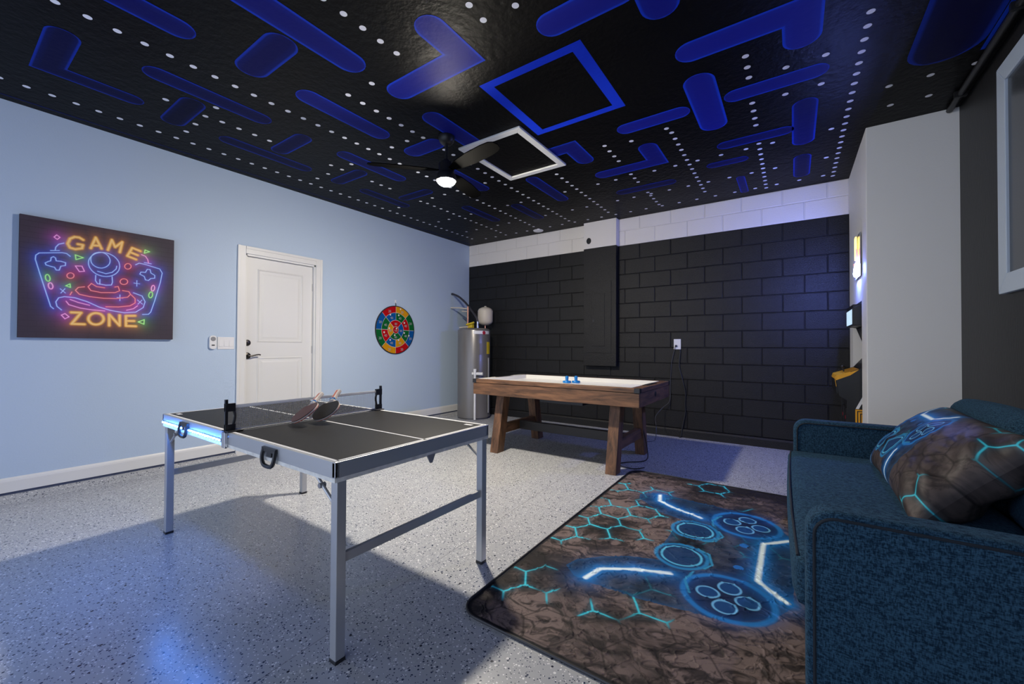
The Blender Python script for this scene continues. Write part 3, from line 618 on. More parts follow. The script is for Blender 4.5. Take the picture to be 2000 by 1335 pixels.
# ================================================================== TABLE TENNIS TABLE
TX0, TX1, TY0, TY1, TZ = -3.16, -1.345, 0.845, 1.735, 0.725
TXM = (TX0+TX1)/2
tt = empty('table_tennis_table', (TXM, (TY0+TY1)/2, 0))
tag(tt, 'folding black table tennis table with aluminium frame and legs', 'table')
hx, hy = (TX1-TX0)/2, (TY1-TY0)/2
for sx in (-1, 1):
    a, b = (sx*0.0008, sx*hx) if sx > 0 else (-hx, -0.0008)
    half = MB().box((a+0.012, -hy+0.012, TZ-0.022), (b-0.012, hy-0.012, TZ)).build('tabletop_half', 'table_black', tt)
    # painted white lines (border, centre line, small white mark)
    ln = 0.013
    for q in ((a+0.012, -hy+0.012, b-0.012, -hy+0.012+ln), (a+0.012, hy-0.012-ln, b-0.012, hy-0.012), (a+0.012, -0.005, b-0.012, 0.005),
              ((b-0.012-ln) if sx > 0 else a+0.012, -hy+0.02, b-0.012 if sx > 0 else a+0.012+ln, hy-0.02),
              (a+0.012 if sx > 0 else b-0.012-0.005, -hy+0.02, a+0.012+0.005 if sx > 0 else b-0.012, hy-0.02)):
        MB().box((q[0], q[1], TZ-0.001), (q[2], q[3], TZ+0.0006)).build('white_line', 'line_white', half)
    mx = (b-0.11) if sx > 0 else (a+0.06); my = hy-0.075 if sx > 0 else -hy+0.045
    MB().box((mx, my, TZ-0.001), (mx+0.05, my+0.022, TZ+0.0006)).build('white_mark', 'line_white', half)
    # aluminium rail around the half
    rz0 = TZ-0.058
    for q in (((a, -hy, rz0), (b, -hy+0.012, TZ)), ((a, hy-0.012, rz0), (b, hy, TZ)), ((b-0.012 if sx > 0 else a, -hy+0.012, rz0), (b if sx > 0 else a+0.012, hy-0.012, TZ)), ((a if sx > 0 else b-0.012, -hy+0.012, rz0), (a+0.012 if sx > 0 else b, hy-0.012, TZ-0.023))):
        MB().box(*q).build('edge_rail', 'alu', tt, bevel=0.0015)
    # pale tape along the lower lip
    for q in (((a+0.002, -hy+0.001, rz0-0.015), (b-0.002, -hy+0.006, rz0)), ((b-0.006 if sx > 0 else a+0.001, -hy+0.006, rz0-0.015), (b-0.001 if sx > 0 else a+0.006, hy-0.002, rz0))):
        MB().box(*q).build('lip_tape', 'foil', tt)
    # corner caps
    for sy in (-1, 1):
        x = sx*hx; MB().box((min(x, x-sx*0.02), min(sy*hy, sy*(hy-0.02)), rz0), (max(x, x-sx*0.02), max(sy*hy, sy*(hy-0.02)), TZ+0.0008)).build('corner_cap', 'alu', tt, bevel=0.004)
    # legs, stretcher, braces
    lx = sx*(hx-0.022)
    for sy in (-1, 1):
        ly = sy*(hy-0.03)
        lg = MB().box((lx-0.019, ly-0.019, 0.012), (lx+0.019, ly+0.019, rz0+0.02)).build('leg', 'alu', tt, bevel=0.0025)
        MB().box((lx-0.0205, ly-0.0205, 0.0), (lx+0.0205, ly+0.0205, 0.014)).build('foot_cap', 'black_plastic', lg, bevel=0.002)
        br = MB().tube([(lx-sx*0.012, ly-sy*0.0, 0.55), (lx-sx*0.20, ly, rz0+0.012)], 0.0065, 8).build('brace', 'alu', tt, smooth=True)
        m_ = Vector((lx-sx*0.11, ly, 0.613)); MB().tube([m_+Vector((0, -0.012, 0)), m_+Vector((0, 0.012, 0))], 0.010, 10).build('brace_joint', 'grey_plastic', br)
    MB().box((lx-0.008, -(hy-0.049), 0.348), (lx+0.008, hy-0.049, 0.384)).build('stretcher', 'alu', tt, bevel=0.002)
    # carry handle on the near side rail
    hxp = -0.535 if sx < 0 else 0.44
    hd = MB(); hd.tube(smoothpath([(hxp-0.05, -hy-0.006, TZ-0.020), (hxp-0.052, -hy-0.012, TZ-0.055), (hxp-0.036, -hy-0.014, TZ-0.082), (hxp, -hy-0.014, TZ-0.088), (hxp+0.036, -hy-0.014, TZ-0.082), (hxp+0.052, -hy-0.012, TZ-0.055), (hxp+0.05, -hy-0.006, TZ-0.020)]), 0.0085, 8)
    hd.box((hxp-0.058, -hy-0.011, TZ-0.030), (hxp+0.058, -hy+0.0, TZ-0.012)); hd.box((hxp-0.02, -hy-0.009, TZ-0.05), (hxp+0.02, -hy, TZ-0.03))
    tag(hd.build('carry_handle', 'black_plastic', tt, smooth=True), 'black carry handle')
MB().box((-0.011, -hy+0.013, TZ-0.030), (0.011, hy-0.013, TZ-0.0235)).build('hinge_bar', 'alu', tt)
for sy in (-1, 1):
    MB().box((-0.02, sy*hy-0.004, TZ-0.062), (0.02, sy*hy+0.004, TZ-0.03)).build('hinge', 'chrome', tt, bevel=0.001)
lt = MB().hexa([(hx-0.004, 0.02, 0.618), (hx+0.002, 0.02, 0.618), (hx+0.002, 0.032, 0.618), (hx-0.004, 0.032, 0.618)], [(hx-0.006, 0.0, TZ-0.07), (hx+0.002, 0.0, TZ-0.07), (hx+0.002, 0.05, TZ-0.07), (hx-0.006, 0.05, TZ-0.07)]).build('latch', 'grey_plastic', tt)
# LED strip stuck on the near rail of the far half
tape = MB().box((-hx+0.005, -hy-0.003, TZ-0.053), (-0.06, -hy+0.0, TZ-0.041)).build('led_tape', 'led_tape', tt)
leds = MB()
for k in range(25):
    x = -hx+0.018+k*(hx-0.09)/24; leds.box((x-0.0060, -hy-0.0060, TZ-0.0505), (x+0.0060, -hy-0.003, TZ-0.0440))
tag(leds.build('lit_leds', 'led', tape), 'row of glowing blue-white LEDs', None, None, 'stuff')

# ---- net set clamped across the middle (its own thing)
net = empty('table_tennis_net', (TXM, (TY0+TY1)/2, TZ)); tag(net, 'white-taped net with black posts clamped across the table tennis table', 'net')
NH = 0.128
nm = MB(); ys = np.linspace(-hy+0.03, hy-0.03, 84)
for y in ys: nm.box((-0.0004, y-0.0008, 0.012), (0.0004, y+0.0008, NH-0.012))
for z in np.linspace(0.012, NH-0.016, 11): nm.box((-0.0004, -hy+0.03, z-0.0008), (0.0004, hy-0.03, z+0.0008))
tag(nm.build('mesh_cords', mat('net_cord', (0.45, 0.45, 0.47), 0.7), net), None, None, None, 'stuff')
MB().box((-0.0015, -hy+0.03, NH-0.016), (0.0015, hy-0.03, NH)).build('top_tape', 'net_tape', net)
MB().box((-0.0012, -hy+0.03, 0.006), (0.0012, hy-0.03, 0.012)).build('bottom_tape', 'line_white', net)
for sy in (-1, 1):
    y = sy*(hy+0.008); yi = sy*(hy-0.035)
    pb = MB(); pb.box((-0.006, min(y, y-sy*0.012), -0.02), (0.006, max(y, y-sy*0.012), NH+0.028))
    pb.box((-0.009, min(y, yi), NH-0.03), (0.009, max(y, yi), NH+0.008)); pb.box((-0.009, min(y, yi), 0.006), (0.009, max(y, yi), 0.036))
    pb.tube(smoothpath([(0, y-sy*0.036, NH-0.02), (0, y-sy*0.044, 0.075), (0, y-sy*0.036, 0.03)]), 0.0065, 8)
    pst = pb.build('net_post', 'black_plastic', net, smooth=True)
    MB().box((-0.035, min(y, sy*(hy-0.06)), 0.0008), (0.035, max(y, sy*(hy-0.06)), 0.007)).build('clamp_plate', 'black_plastic', pst, bevel=0.002)
    MB().box((-0.02, y-0.006, -0.075), (0.02, y+0.006, 0.0)).build('clamp_jaw', 'chrome', pst, bevel=0.002)

# ---- two bats leaning together on the table
def bat(label, loc, d, nrm, fc, bc):
    e = empty('table_tennis_bat'); d = Vector(d).normalized(); nrm = Vector(nrm); nrm = (nrm-d*nrm.dot(d)).normalized(); s_ = d.cross(nrm)
    Mx = Matrix((s_, d, nrm)).transposed().to_4x4(); Mx.translation = loc; e.matrix_world = Mx
    out = [(0.075*math.sin(a)*(1.0), -0.079*math.cos(a)) for a in np.linspace(-2.62, 2.62, 30)] + [(0.016, 0.088), (-0.016, 0.088)]
    MB().prism(out, -0.003, 0.003, 'xy').build('blade', 'hand_wood', e)
    cut = [(0.0735*math.sin(a), -0.0775*math.cos(a)) for a in np.linspace(-2.5, 2.5, 30)]
    MB().prism(cut, 0.003, 0.007, 'xy').build('rubber_sheet', fc, e); MB().prism(cut, -0.007, -0.003, 'xy').build('rubber_sheet', bc, e)
    h = MB(); h.prism([(-0.013, 0.075), (0.013, 0.075), (0.0125, 0.13), (0.017, 0.178), (-0.017, 0.178), (-0.0125, 0.13)], -0.011, 0.011, 'xy')
    g = h.build('handle', 'hand_wood', e, bevel=0.005)
    MB().box((-0.0135, 0.09, -0.0118), (0.0135, 0.098, 0.0118)).build('handle_band', 'blue_plastic', g); MB().box((-0.004, 0.10, 0.0108), (0.004, 0.17, 0.0116)).build('handle_stripe', 'rubber_red', g)
    tag(e, label, 'bat', 'table tennis bats'); return e
bat('dark red-faced table tennis bat, left one of two leaning on the net', (-2.143, 1.17, 0.788), (-0.446, 0.769, 0.458), (-0.12, -0.62, 0.775), 'rubber_brown', 'rubber_red')
bat('black-faced table tennis bat, right one of two leaning on the net', (-2.105, 1.267, 0.79), (-0.473, 0.715, 0.515), (0.021, -0.575, 0.818), 'rubber_black', 'rubber_red')

# ================================================================== AIR HOCKEY TABLE
AX0, AX1, AY0, AY1, AZ = -2.93, -1.085, 3.50, 4.53, 0.787
ah = empty('air_hockey_table', ((AX0+AX1)/2, (AY0+AY1)/2, 0)); tag(ah, 'rustic brown wooden air hockey table with white playfield', 'table')
ax, ay = (AX1-AX0)/2, (AY1-AY0)/2
ab = 0.622
for sy in (-1, 1):
    MB().box((-ax, min(sy*ay, sy*(ay-0.03)), ab), (ax, max(sy*ay, sy*(ay-0.03)), AZ-0.042)).build('apron_board', 'wood', ah, bevel=0.003)
    MB().box((-ax-0.004, min(sy*(ay+0.004), sy*(ay-0.075)), AZ-0.038), (ax+0.004, max(sy*(ay+0.004), sy*(ay-0.075)), AZ)).build('top_rail', 'wood', ah, bevel=0.004)
    MB().box((-ax+0.09, min(sy*(ay-0.075), sy*(ay-0.083)), AZ-0.045), (ax-0.09, max(sy*(ay-0.075), sy*(ay-0.083)), AZ+0.001)).build('inner_wall', 'playfield', ah)
for sx in (-1, 1):
    bd = MB().box((min(sx*ax, sx*(ax-0.03)), -ay+0.03, ab), (max(sx*ax, sx*(ax-0.03)), ay-0.03, AZ-0.042)).build('apron_board', 'wood_y', ah, bevel=0.003)
    MB().lathe([(0.0, 0.003), (0.025, 0.003), (0.028, 0.0), (0.028, -0.004)], (0, 0, 0), 20, 'x').build('round_port', 'black_plastic', bd).matrix_local = Matrix.Translation((sx*ax, -0.02, 0.70)) @ Matrix.Diagonal((sx, 1, 1, 1))
    rl = MB().box((min(sx*(ax+0.004), sx*(ax-0.085)), -ay+0.075, AZ-0.038), (max(sx*(ax+0.004), sx*(ax-0.085)), ay-0.075, AZ)).build('top_rail', 'wood_y' if sx > 0 else 'playfield', ah, bevel=0.004)
    MB().box((min(sx*(ax-0.03), sx*(ax-0.083)), -0.15, AZ+0.0002), (max(sx*(ax-0.03), sx*(ax-0.083)), 0.15, AZ+0.004)).build('goal_slot', 'black_plastic', rl)
    MB().box((min(sx*(ax-0.085), sx*(ax-0.093)), -ay+0.083, AZ-0.045), (max(sx*(ax-0.085), sx*(ax-0.093)), ay-0.083, AZ+0.001)).build('inner_wall', 'playfield', ah)
    for sy in (-1, 1):
        MB().box((min(sx*(ax+0.006), sx*(ax-0.045)), min(sy*(ay+0.006), sy*(ay-0.045)), AZ-0.040), (max(sx*(ax+0.006), sx*(ax-0.045)), max(sy*(ay+0.006), sy*(ay-0.045)), AZ+0.002)).build('corner_guard', 'black_plastic', ah, bevel=0.003)
        # splayed leg
        yb_, yt = sy*0.49, sy*0.345; lw = 0.05; lx = sx*0.655
        a0, a1 = sorted((yb_-sy*0.0, yb_-sy*0.12)); t0, t1 = sorted((yt, yt-sy*0.12))
        MB().hexa([(lx-lw, a0, 0), (lx+lw, a0, 0), (lx+lw, a1, 0), (lx-lw, a1, 0)], [(lx-lw, t0, AZ-0.05), (lx+lw, t0, AZ-0.05), (lx+lw, t1, AZ-0.05), (lx-lw, t1, AZ-0.05)]).build('leg', 'wood_z', ah, bevel=0.003)
    MB().box((sx*0.655-0.03, -0.36, 0.19), (sx*0.655+0.03, 0.36, 0.29)).build('end_stretcher', 'wood_y', ah, bevel=0.003)
MB().box((-0.625, -0.03, 0.19), (0.625, 0.03, 0.285)).build('long_stretcher', mat('dark_stretcher', (0.02, 0.018, 0.018), 0.5), ah, bevel=0.003)
MB().box((-ax+0.02, -ay+0.02, AZ-0.055), (ax-0.02, ay-0.02, AZ-0.045)).build('playfield', 'playfield', ah)
MB().box((-0.25, -0.2, 0.55), (0.25, 0.2, AZ-0.055)).build('blower_housing', 'black_plastic', ah)
def mallet(loc, label):
    p = MB(); p.lathe([(0.0, 0.0), (0.042, 0.0), (0.047, 0.004), (0.047, 0.016), (0.043, 0.022), (0.038, 0.016), (0.020, 0.014), (0.017, 0.03), (0.018, 0.05), (0.0195, 0.062), (0.015, 0.074), (0.0, 0.079)], (0, 0, 0), 28)
    e = empty('air_hockey_mallet', loc)
    p.build('mallet_body', 'blue_plastic', e, smooth=True)
    MB().lathe([(0.0, -0.003), (0.041, -0.003), (0.041, 0.0), (0.0, 0.0)], (0, 0, 0.0), 24).build('felt_pad', 'white_plastic', e)
    tag(e, label, 'mallet', 'blue mallets on the air hockey table')
MZ = AZ-0.045+0.003
mallet((-2.085, 4.115, MZ), 'left one of the two blue air hockey mallets')
mallet((-2.005, 4.18, MZ), 'right one of the two blue air hockey mallets')

# ================================================================== CEILING FAN
fan = empty('ceiling_fan', (FX, FY, H)); tag(fan, 'black three-bladed ceiling fan with a lit warm lamp', 'ceiling fan')
MB().lathe([(0.068, 0.0), (0.070, -0.012), (0.062, -0.045), (0.040, -0.068), (0.016, -0.075), (0.0, -0.075)], (0, 0, 0), 32).build('canopy', 'black_metal', fan, smooth=True)
MB().tube([(0, 0, -0.06), (0, 0, -0.22)], 0.0125, 14).build('downrod', 'black_metal', fan, smooth=True)
MB().lathe([(0.0, -0.205), (0.028, -0.206), (0.036, -0.222), (0.060, -0.232), (0.066, -0.245), (0.066, -0.315), (0.074, -0.325), (0.083, -0.340), (0.087, -0.372), (0.086, -0.384), (0.0805, -0.386), (0.0795, -0.374), (0.0, -0.372)], (0, 0, 0), 36).build('motor_housing', 'black_metal', fan, smooth=True)
MB().lathe([(0.0, -0.424), (0.025, -0.4225), (0.048, -0.417), (0.066, -0.406), (0.0755, -0.392), (0.0775, -0.380), (0.0, -0.378)], (0, 0, 0), 36).build('lamp_diffuser', 'diffuser', fan, smooth=True)
for ang in (105, 226, 349):
    a = math.radians(ang); prof = [(0.06, 0.022), (0.10, 0.030), (0.18, 0.052), (0.35, 0.066), (0.52, 0.064), (0.60, 0.056), (0.635, 0.036), (0.648, 0.0)]
    vs = []; fs = []
    n = len(prof)
    for (r_, hw) in prof:
        for t in (-1, 1):
            for zz in (0.0035, -0.0035): vs.append((r_, t*hw, zz - t*hw*0.21))
    for i in range(n-1):
        k = i*4; fs += [(k, k+2, k+6, k+4), (k+1, k+5, k+7, k+3), (k, k+4, k+5, k+1), (k+2, k+3, k+7, k+6)]
    fs += [(0, 1, 3, 2)]
    bl = MB().add(vs, fs).build('fan_blade', 'fan_blade', fan); bl.location = (0, 0, -0.295); bl.rotation_euler = (0, 0, a)

# ================================================================== POSTER
PY0, PY1, PZ0, PZ1 = 0.41, 1.33, 1.197, 2.118
pe = empty('canvas_poster', (XL+0.002, (PY0+PY1)/2, PZ0)); tag(pe, 'dark canvas poster with neon joystick art reading GAME ZONE', 'poster')
pw, ph = PY1-PY0, PZ1-PZ0
MB().box((0.0, -pw/2, 0), (0.0315, pw/2, ph)).build('canvas_body', mat('canvas_edge', (0.020, 0.016, 0.026), 0.7), pe)
nu, nv = 520, 420
uu_, vv_ = np.meshgrid(np.linspace(0, 1, nu), np.linspace(0, 1, nv))
c = np.zeros((nv, nu, 3)) + np.array((0.042, 0.029, 0.046))
c *= (0.75+0.5*fbm(uu_*6, vv_*6, 4, 3))[..., None]
rowi = np.floor(vv_*22); jx = (uu_*10 + 0.5*(rowi % 2)) % 1; jy = (vv_*22) % 1
c *= (1-0.28*((jy < 0.07) | (jx < 0.02)))[..., None]        # printed brick pattern
NC = {'o': ((1.0, 0.66, 0.24), (1.0, 0.46, 0.05), (0.36, 0.12, 0.012)), 'b': ((0.50, 0.70, 1.0), (0.06, 0.22, 0.95), (0.012, 0.05, 0.42)), 'p': ((1.0, 0.55, 0.92), (0.75, 0.07, 0.5), (0.26, 0.012, 0.20)), 'g': ((0.55, 1.0, 0.45), (0.10, 0.70, 0.07), (0.012, 0.20, 0.02)), 'r': ((1.0, 0.42, 0.45), (0.85, 0.03, 0.08), (0.30, 0.006, 0.03))}
for colr in 'brpgo':
    d = np.full(uu_.shape, 1e9); dc = np.full(uu_.shape, 1e9)
    for k, wd, pts in POSTER:
        if k == colr:
            dd = seg_dist(uu_, vv_, pts); d = np.minimum(d, dd); dc = np.minimum(dc, dd/wd)
    core, mid, glow = NC[colr]
    c = c + np.array(glow)[None, None]*(np.exp(-(d/0.035))*0.9)[..., None]
    c = blend(c, mid, np.clip(1.6-dc/0.0042, 0, 1)*0.9); c = blend(c, core, np.clip(1.35-dc/0.0028, 0, 1))
Pp = np.stack([np.full(uu_.shape, 0.032), (uu_-0.5)*pw, vv_*ph], -1)
link('canvas_print', grid_mesh('canvas_print', Pp, nu, nv, np.clip(c, 0, 1)), 'poster', pe)

# ================================================================== DART TARGET
DYC, DZC, DR = 3.925, 1.383, 0.352
dt = empty('dart_target', (XL, DYC, DZC)); tag(dt, 'round felt dart target with red, gold, green and blue sectors', 'dartboard')
MB().lathe([(0.0, 0.0), (DR, 0.0), (DR, 0.013), (DR-0.010, 0.0145), (DR-0.012, 0.0105), (0.0, 0.0105)], (0, 0, 0), 64, 'x').build('backing_disc', 'dart_edge', dt)
MB().lathe([(0.0, 0.0106), (DR-0.013, 0.0106), (DR-0.013, 0.0118), (0.0, 0.0118)], (0, 0, 0), 64, 'x').build('white_dividers', 'dart_line', dt)
def sector(r0_, r1_, a0, a1, m, num=None, spot=False):
    g = 0.0027; n = 12; pts = []
    for k in range(n+1):
        a = a0+(a1-a0)*k/n; e = g/r1_; aa = min(max(a, a0+e), a1-e); pts.append(((r1_-g)*math.sin(aa), (r1_-g)*math.cos(aa)))
    for k in range(n+1):
        a = a1+(a0-a1)*k/n; e = g/max(r0_, 0.02); aa = min(max(a, a0+e), a1-e); pts.append(((r0_+g)*math.sin(aa), (r0_+g)*math.cos(aa)))
    sc = MB().prism(pts, 0.0118, 0.0136, 'yz').build('felt_sector', m, dt)
    am, rm = (a0+a1)/2, (r0_+r1_)/2
    return sc, rm*math.sin(am), rm*math.cos(am)
oc = ['d_gold', 'd_green', 'd_blue', 'd_red', 'd_gold', 'd_green', 'd_blue', 'd_red']
mc = ['d_green', 'd_red', 'd_green', 'd_gold', 'd_blue', 'd_red', 'd_green', 'd_blue']
ic = ['d_red', 'd_blue', 'd_green', 'd_gold']
num_me = {t: text_mesh(t, s, 'number') for t, s in (('20', 0.05), ('40', 0.05), ('80', 0.045), ('100', 0.04))}
for me in num_me.values(): me.materials.append(mat('dart_number_ink', (0.33, 0.33, 0.34), 0.8))
spot_me = MB().lathe([(0.0, 0.0), (0.013, 0.0), (0.013, 0.0010), (0.0, 0.0012)], (0, 0, 0), 16, 'x').mesh('pale_spot'); spot_me.materials.append(mat('dart_spot_ink', (0.62, 0.62, 0.58), 0.7))
NR = Matrix(((0, 0, 1), (1, 0, 0), (0, 1, 0))).to_4x4()
def number(t, sc, y, z):
    o = link('number', num_me[t], None, sc); o.matrix_local = Matrix.Translation((0.0139, y, z-0.012)) @ NR
def spotp(sc, y, z): o = link('pale_spot', spot_me, None, sc); o.location = (0.0136, y, z)
R0, R1, R2, R3 = 0.052, 0.142, 0.250, DR-0.010
for k in range(8):
    s_, y, z = sector(R2, R3, k*PI/4, (k+1)*PI/4, oc[k]); number('20', s_, y, z)
    if k in (0, 2): spotp(s_, y-0.03, z+0.035)
    s_, y, z = sector(R1, R2, k*PI/4, (k+1)*PI/4, mc[k]); number('40', s_, y, z)
    if k not in (6,): spotp(s_, y-0.025, z+0.035)
for k in range(4):
    s_, y, z = sector(R0, R1, k*PI/2-PI/4, k*PI/2+PI/4, ic[k]); number('80', s_, y, z)
    if k > 1: spotp(s_, y-0.02, z+0.02)
ctr = MB().lathe([(0.0, 0.0118), (R0-0.003, 0.0118), (R0-0.003, 0.0136), (0.0, 0.0136)], (0, 0, 0), 32, 'x').build('felt_bullseye', 'd_red', dt); number('100', ctr, 0, 0); spotp(ctr, 0.012, 0.022)
MB().tube([(0.008, -0.006, DR-0.004), (0.006, -0.004, DR+0.045), (0.006, 0.004, DR+0.045), (0.008, 0.006, DR-0.004)], 0.003, 6).build('hanging_loop', 'dart_edge', dt)
hk = MB().tube(smoothpath([(0.002, 0, DR+0.075), (0.008, 0, DR+0.06), (0.012, 0, DR+0.042), (0.009, 0, DR+0.036)]), 0.004, 6); hk.box((0.0, -0.012, DR+0.04), (0.002, 0.012, DR+0.085)); hk.build('wall_hook', 'white_plastic', dt)

# ================================================================== SWITCHES BY THE DOOR
op = empty('garage_door_control', (XL, 1.655, 1.175)); tag(op, 'rounded white wall control with round dark grille, left of the switch plate', 'wall control')
MB().prism(rrect(0.062, 0.135, 0.026), 0.0, 0.024, 'yz').build('control_body', 'white_plastic', op, bevel=0.003)
MB().lathe([(0.0, 0.027), (0.020, 0.027), (0.022, 0.0245), (0.022, 0.022)], (0, 0, 0.034), 24, 'x').build('round_button', 'grey_plastic', op)
MB().prism([(y, z-0.028) for y, z in rrect(0.028, 0.011, 0.005)], 0.024, 0.026, 'yz').build('slot_button', 'black_plastic', op)
sw = empty('switch_plate', (XL, 1.772, 1.168)); tag(sw, 'white three-rocker light switch plate beside the door', 'switch plate')
MB().box((0, -0.074, -0.062), (0.007, 0.074, 0.062)).build('plate', 'white_plastic', sw, bevel=0.002)
for y in (-0.046, 0.0, 0.046): MB().hexa([(0.006, y-0.016, -0.033), (0.011, y-0.016, -0.033), (0.011, y+0.016, -0.033), (0.006, y+0.016, -0.033)], [(0.006, y-0.016, 0.033), (0.008, y-0.016, 0.033), (0.008, y+0.016, 0.033), (0.006, y+0.016, 0.033)]).build('rocker', 'white_plastic', sw)

# ================================================================== BREAKER PANEL, OUTLET, CORDS ON THE BLOCK WALL
ep = empty('electrical_panel', (-2.256, YB-0.004, 0.88)); tag(ep, 'tall black painted electrical panel box on the block wall', 'electrical panel')
MB().box((-0.244, -0.096, 0), (0.244, 0.0, 1.684)).build('enclosure', 'block_black', ep, bevel=0.004)
cv = MB().box((-0.195, -0.103, 0.185), (0.175, -0.095, 1.20)).build('cover_plate', 'block_black', ep, bevel=0.002)
dr = MB().box((-0.115, -0.108, 0.28), (0.08, -0.102, 1.025)).build('panel_door', 'block_black', cv, bevel=0.003)
MB().box((-0.100, -0.112, 0.625), (-0.072, -0.107, 0.655)).build('door_latch', 'black_plastic', cv, bevel=0.002)
ol = empty('wall_outlet', (-1.23, YB-0.002, 1.188)); tag(ol, 'white wall outlet plate with two cords on the block wall', 'outlet')
MB().box((-0.043, -0.007, -0.066), (0.043, 0.0, 0.066)).build('plate', 'white_plastic', ol, bevel=0.002)
MB().lathe([(0.0, 0.0), (0.013, 0.0), (0.013, 0.022), (0.006, 0.028), (0.0, 0.028)], (0, 0, 0), 16, 'y').build('plug', 'black_plastic', ol).matrix_local = Matrix.Translation((-0.012, -0.006, -0.022)) @ Matrix.Diagonal((1, -1, 1, 1))
yy = YB-0.012
c1 = MB().tube(smoothpath([(-1.242, yy-0.018, 1.166), (-1.262, yy-0.01, 1.12), (-1.297, yy, 0.953), (-1.31, yy, 0.78), (-1.316, yy, 0.621), (-1.32, yy-0.02, 0.45), (-1.40, yy-0.06, 0.36), (-1.45, yy-0.20, 0.26), (-1.40, yy-0.35, 0.16), (-1.39, yy-0.42, 0.03), (-1.42, yy-0.5, 0.008), (-1.55, yy-0.62, 0.008), (-1.62, 4.75, 0.008)]), 0.0042, 6)
tag(c1.build('power_cord', mat('grey_cord', (0.06, 0.06, 0.065), 0.35), smooth=True), 'thin grey power cord from the outlet toward the air hockey table', 'cord')
c2 = MB().tube(smoothpath([(-1.20, yy-0.004, 1.118), (-1.193, yy, 1.09), (-1.205, yy, 0.91), (-1.17, yy, 0.75), (-1.133, yy, 0.582), (-1.135, yy, 0.42), (-1.133, yy, 0.315), (-1.16, yy-0.012, 0.16), (-1.175, yy-0.024, 0.05), (-1.18, yy-0.030, 0.009), (-1.19, yy-0.06, 0.008)]), 0.0075, 8)
tag(c2.build('power_cord', 'black_plastic', smooth=True), 'thick black cord hanging from the outlet straight down the block wall', 'cord')
c3 = MB().tube(smoothpath([(-1.30, 4.33, 0.55), (-1.31, 4.36, 0.30), (-1.25, 4.30, 0.10), (-1.22, 4.15, 0.012), (-1.36, 3.98, 0.009), (-1.40, 3.85, 0.009), (-1.24, 3.80, 0.009), (-1.16, 3.90, 0.009)]), 0.005, 6)
tag(c3.build('power_cord', 'black_plastic', smooth=True), 'black cord looping on the floor between the right legs of the air hockey table', 'cord')

# ================================================================== WATER HEATER
WX, WY, WR = -4.267, 5.11, 0.262
wh = empty('water_heater', (WX, WY, 0)); tag(wh, 'tall grey cylindrical water heater in the far corner', 'water heater')
MB().lathe([(WR-0.03, 0.0), (WR-0.03, 0.03), (WR, 0.03), (WR, 1.40), (WR-0.004, 1.415), (WR-0.02, 1.432), (WR-0.06, 1.44), (0.0, 1.45)], (0, 0, 0), 64).build('tank_body', 'steel_grey', wh, smooth=True)
def curved(name, a0, a1, z0, z1, m, dr=0.003, parent=None):
    n = 12; vs = []; fs = []
    for k in range(n+1):
        a = math.radians(a0+(a1-a0)*k/n)
        for rr_ in (WR+0.0005, WR+dr): vs += [(rr_*math.cos(a), rr_*math.sin(a), z0), (rr_*math.cos(a), rr_*math.sin(a), z1)]
    for k in range(n):
        i = k*4; fs += [(i+2, i+6, i+7, i+3), (i+3, i+7, i+5, i+1), (i, i+4, i+6, i+2)]
    fs += [(0, 2, 3, 1), (n*4, n*4+1, n*4+3, n*4+2)]
    return MB().add(vs, fs).build(name, m, parent or wh, smooth=True)
band = curved('white_label_band', -52, 12, 1.345, 1.395, 'white_plastic')
for a in (-14,):
    ar = math.radians(a); MB().lathe([(0.0, 0.006), (0.027, 0.005), (0.030, 0.0), (0.030, -0.01)], (0, 0, 0), 24, 'x').build('round_emblem', 'red', band).matrix_local = Matrix.Translation(((WR+0.002)*math.cos(ar), (WR+0.002)*math.sin(ar), 1.365)) @ Matrix.Rotation(ar, 4, 'Z')
curved('energy_label', 0, 20, 1.03, 1.22, 'yellow')
curved('access_cover', -34, -18, 1.02, 1.20, 'steel_grey', 0.012); curved('access_cover', -34, -18, 0.42, 0.60, 'steel_grey', 0.012)
MB().tube([(WR+0.02, 0.02, 0.97), (WR+0.02, 0.02, 0.10)], 0.012, 10).build('side_conduit', 'grey_plastic', wh, smooth=True)
# discharge pipe with fittings in front of the tank
dp = MB(); px, py = 0.20, -0.215
dp.tube([(px, py, 0.012), (px, py, 0.80)], 0.0165, 14); dp.tube([(px, py, 0.70), (px, py, 0.77)], 0.022, 14); dp.tube([(px, py, 0.77), (px, py, 0.80)], 0.024, 14)
dp.tube([(px-0.055, py-0.0, 0.725), (px+0.11, py+0.06, 0.725)], 0.024, 14)
tag(dp.build('discharge_pipe', 'white_plastic', wh, smooth=True), 'white plastic discharge pipe')
# pipes on top
MB().tube([(-0.10, -0.04, 1.43), (-0.10, -0.04, 1.80)], 0.014, 12).build('riser_pipe', 'copper', wh, smooth=True)
MB().tube([(-0.10, -0.04, 1.76), (-0.30, -0.03, 1.79), (-0.495, -0.02, 1.80)], 0.012, 10).build('wall_pipe', 'cream', wh, smooth=True)
MB().tube([(-0.10, -0.04, 1.72), (-0.28, 0.02, 1.735)], 0.012, 10).build('wall_pipe', 'cream', wh, smooth=True)
MB().tube([(-0.23, -0.10, 1.455), (-0.02, -0.02, 1.475)], 0.010, 10).build('cold_pipe', 'cream', wh, smooth=True)
vl = MB(); vl.box((-0.08, -0.06, 1.45), (0.0, 0.0, 1.52)); vl.tube([(-0.09, -0.09, 1.50), (0.05, -0.06, 1.535)], 0.016, 8); vl.build('shutoff_valve', 'yellow', wh, bevel=0.004)
MB().tube([(0.09, -0.02, 1.43), (0.09, -0.02, 1.55)], 0.018, 12).build('nipple', 'chrome', wh, smooth=True)
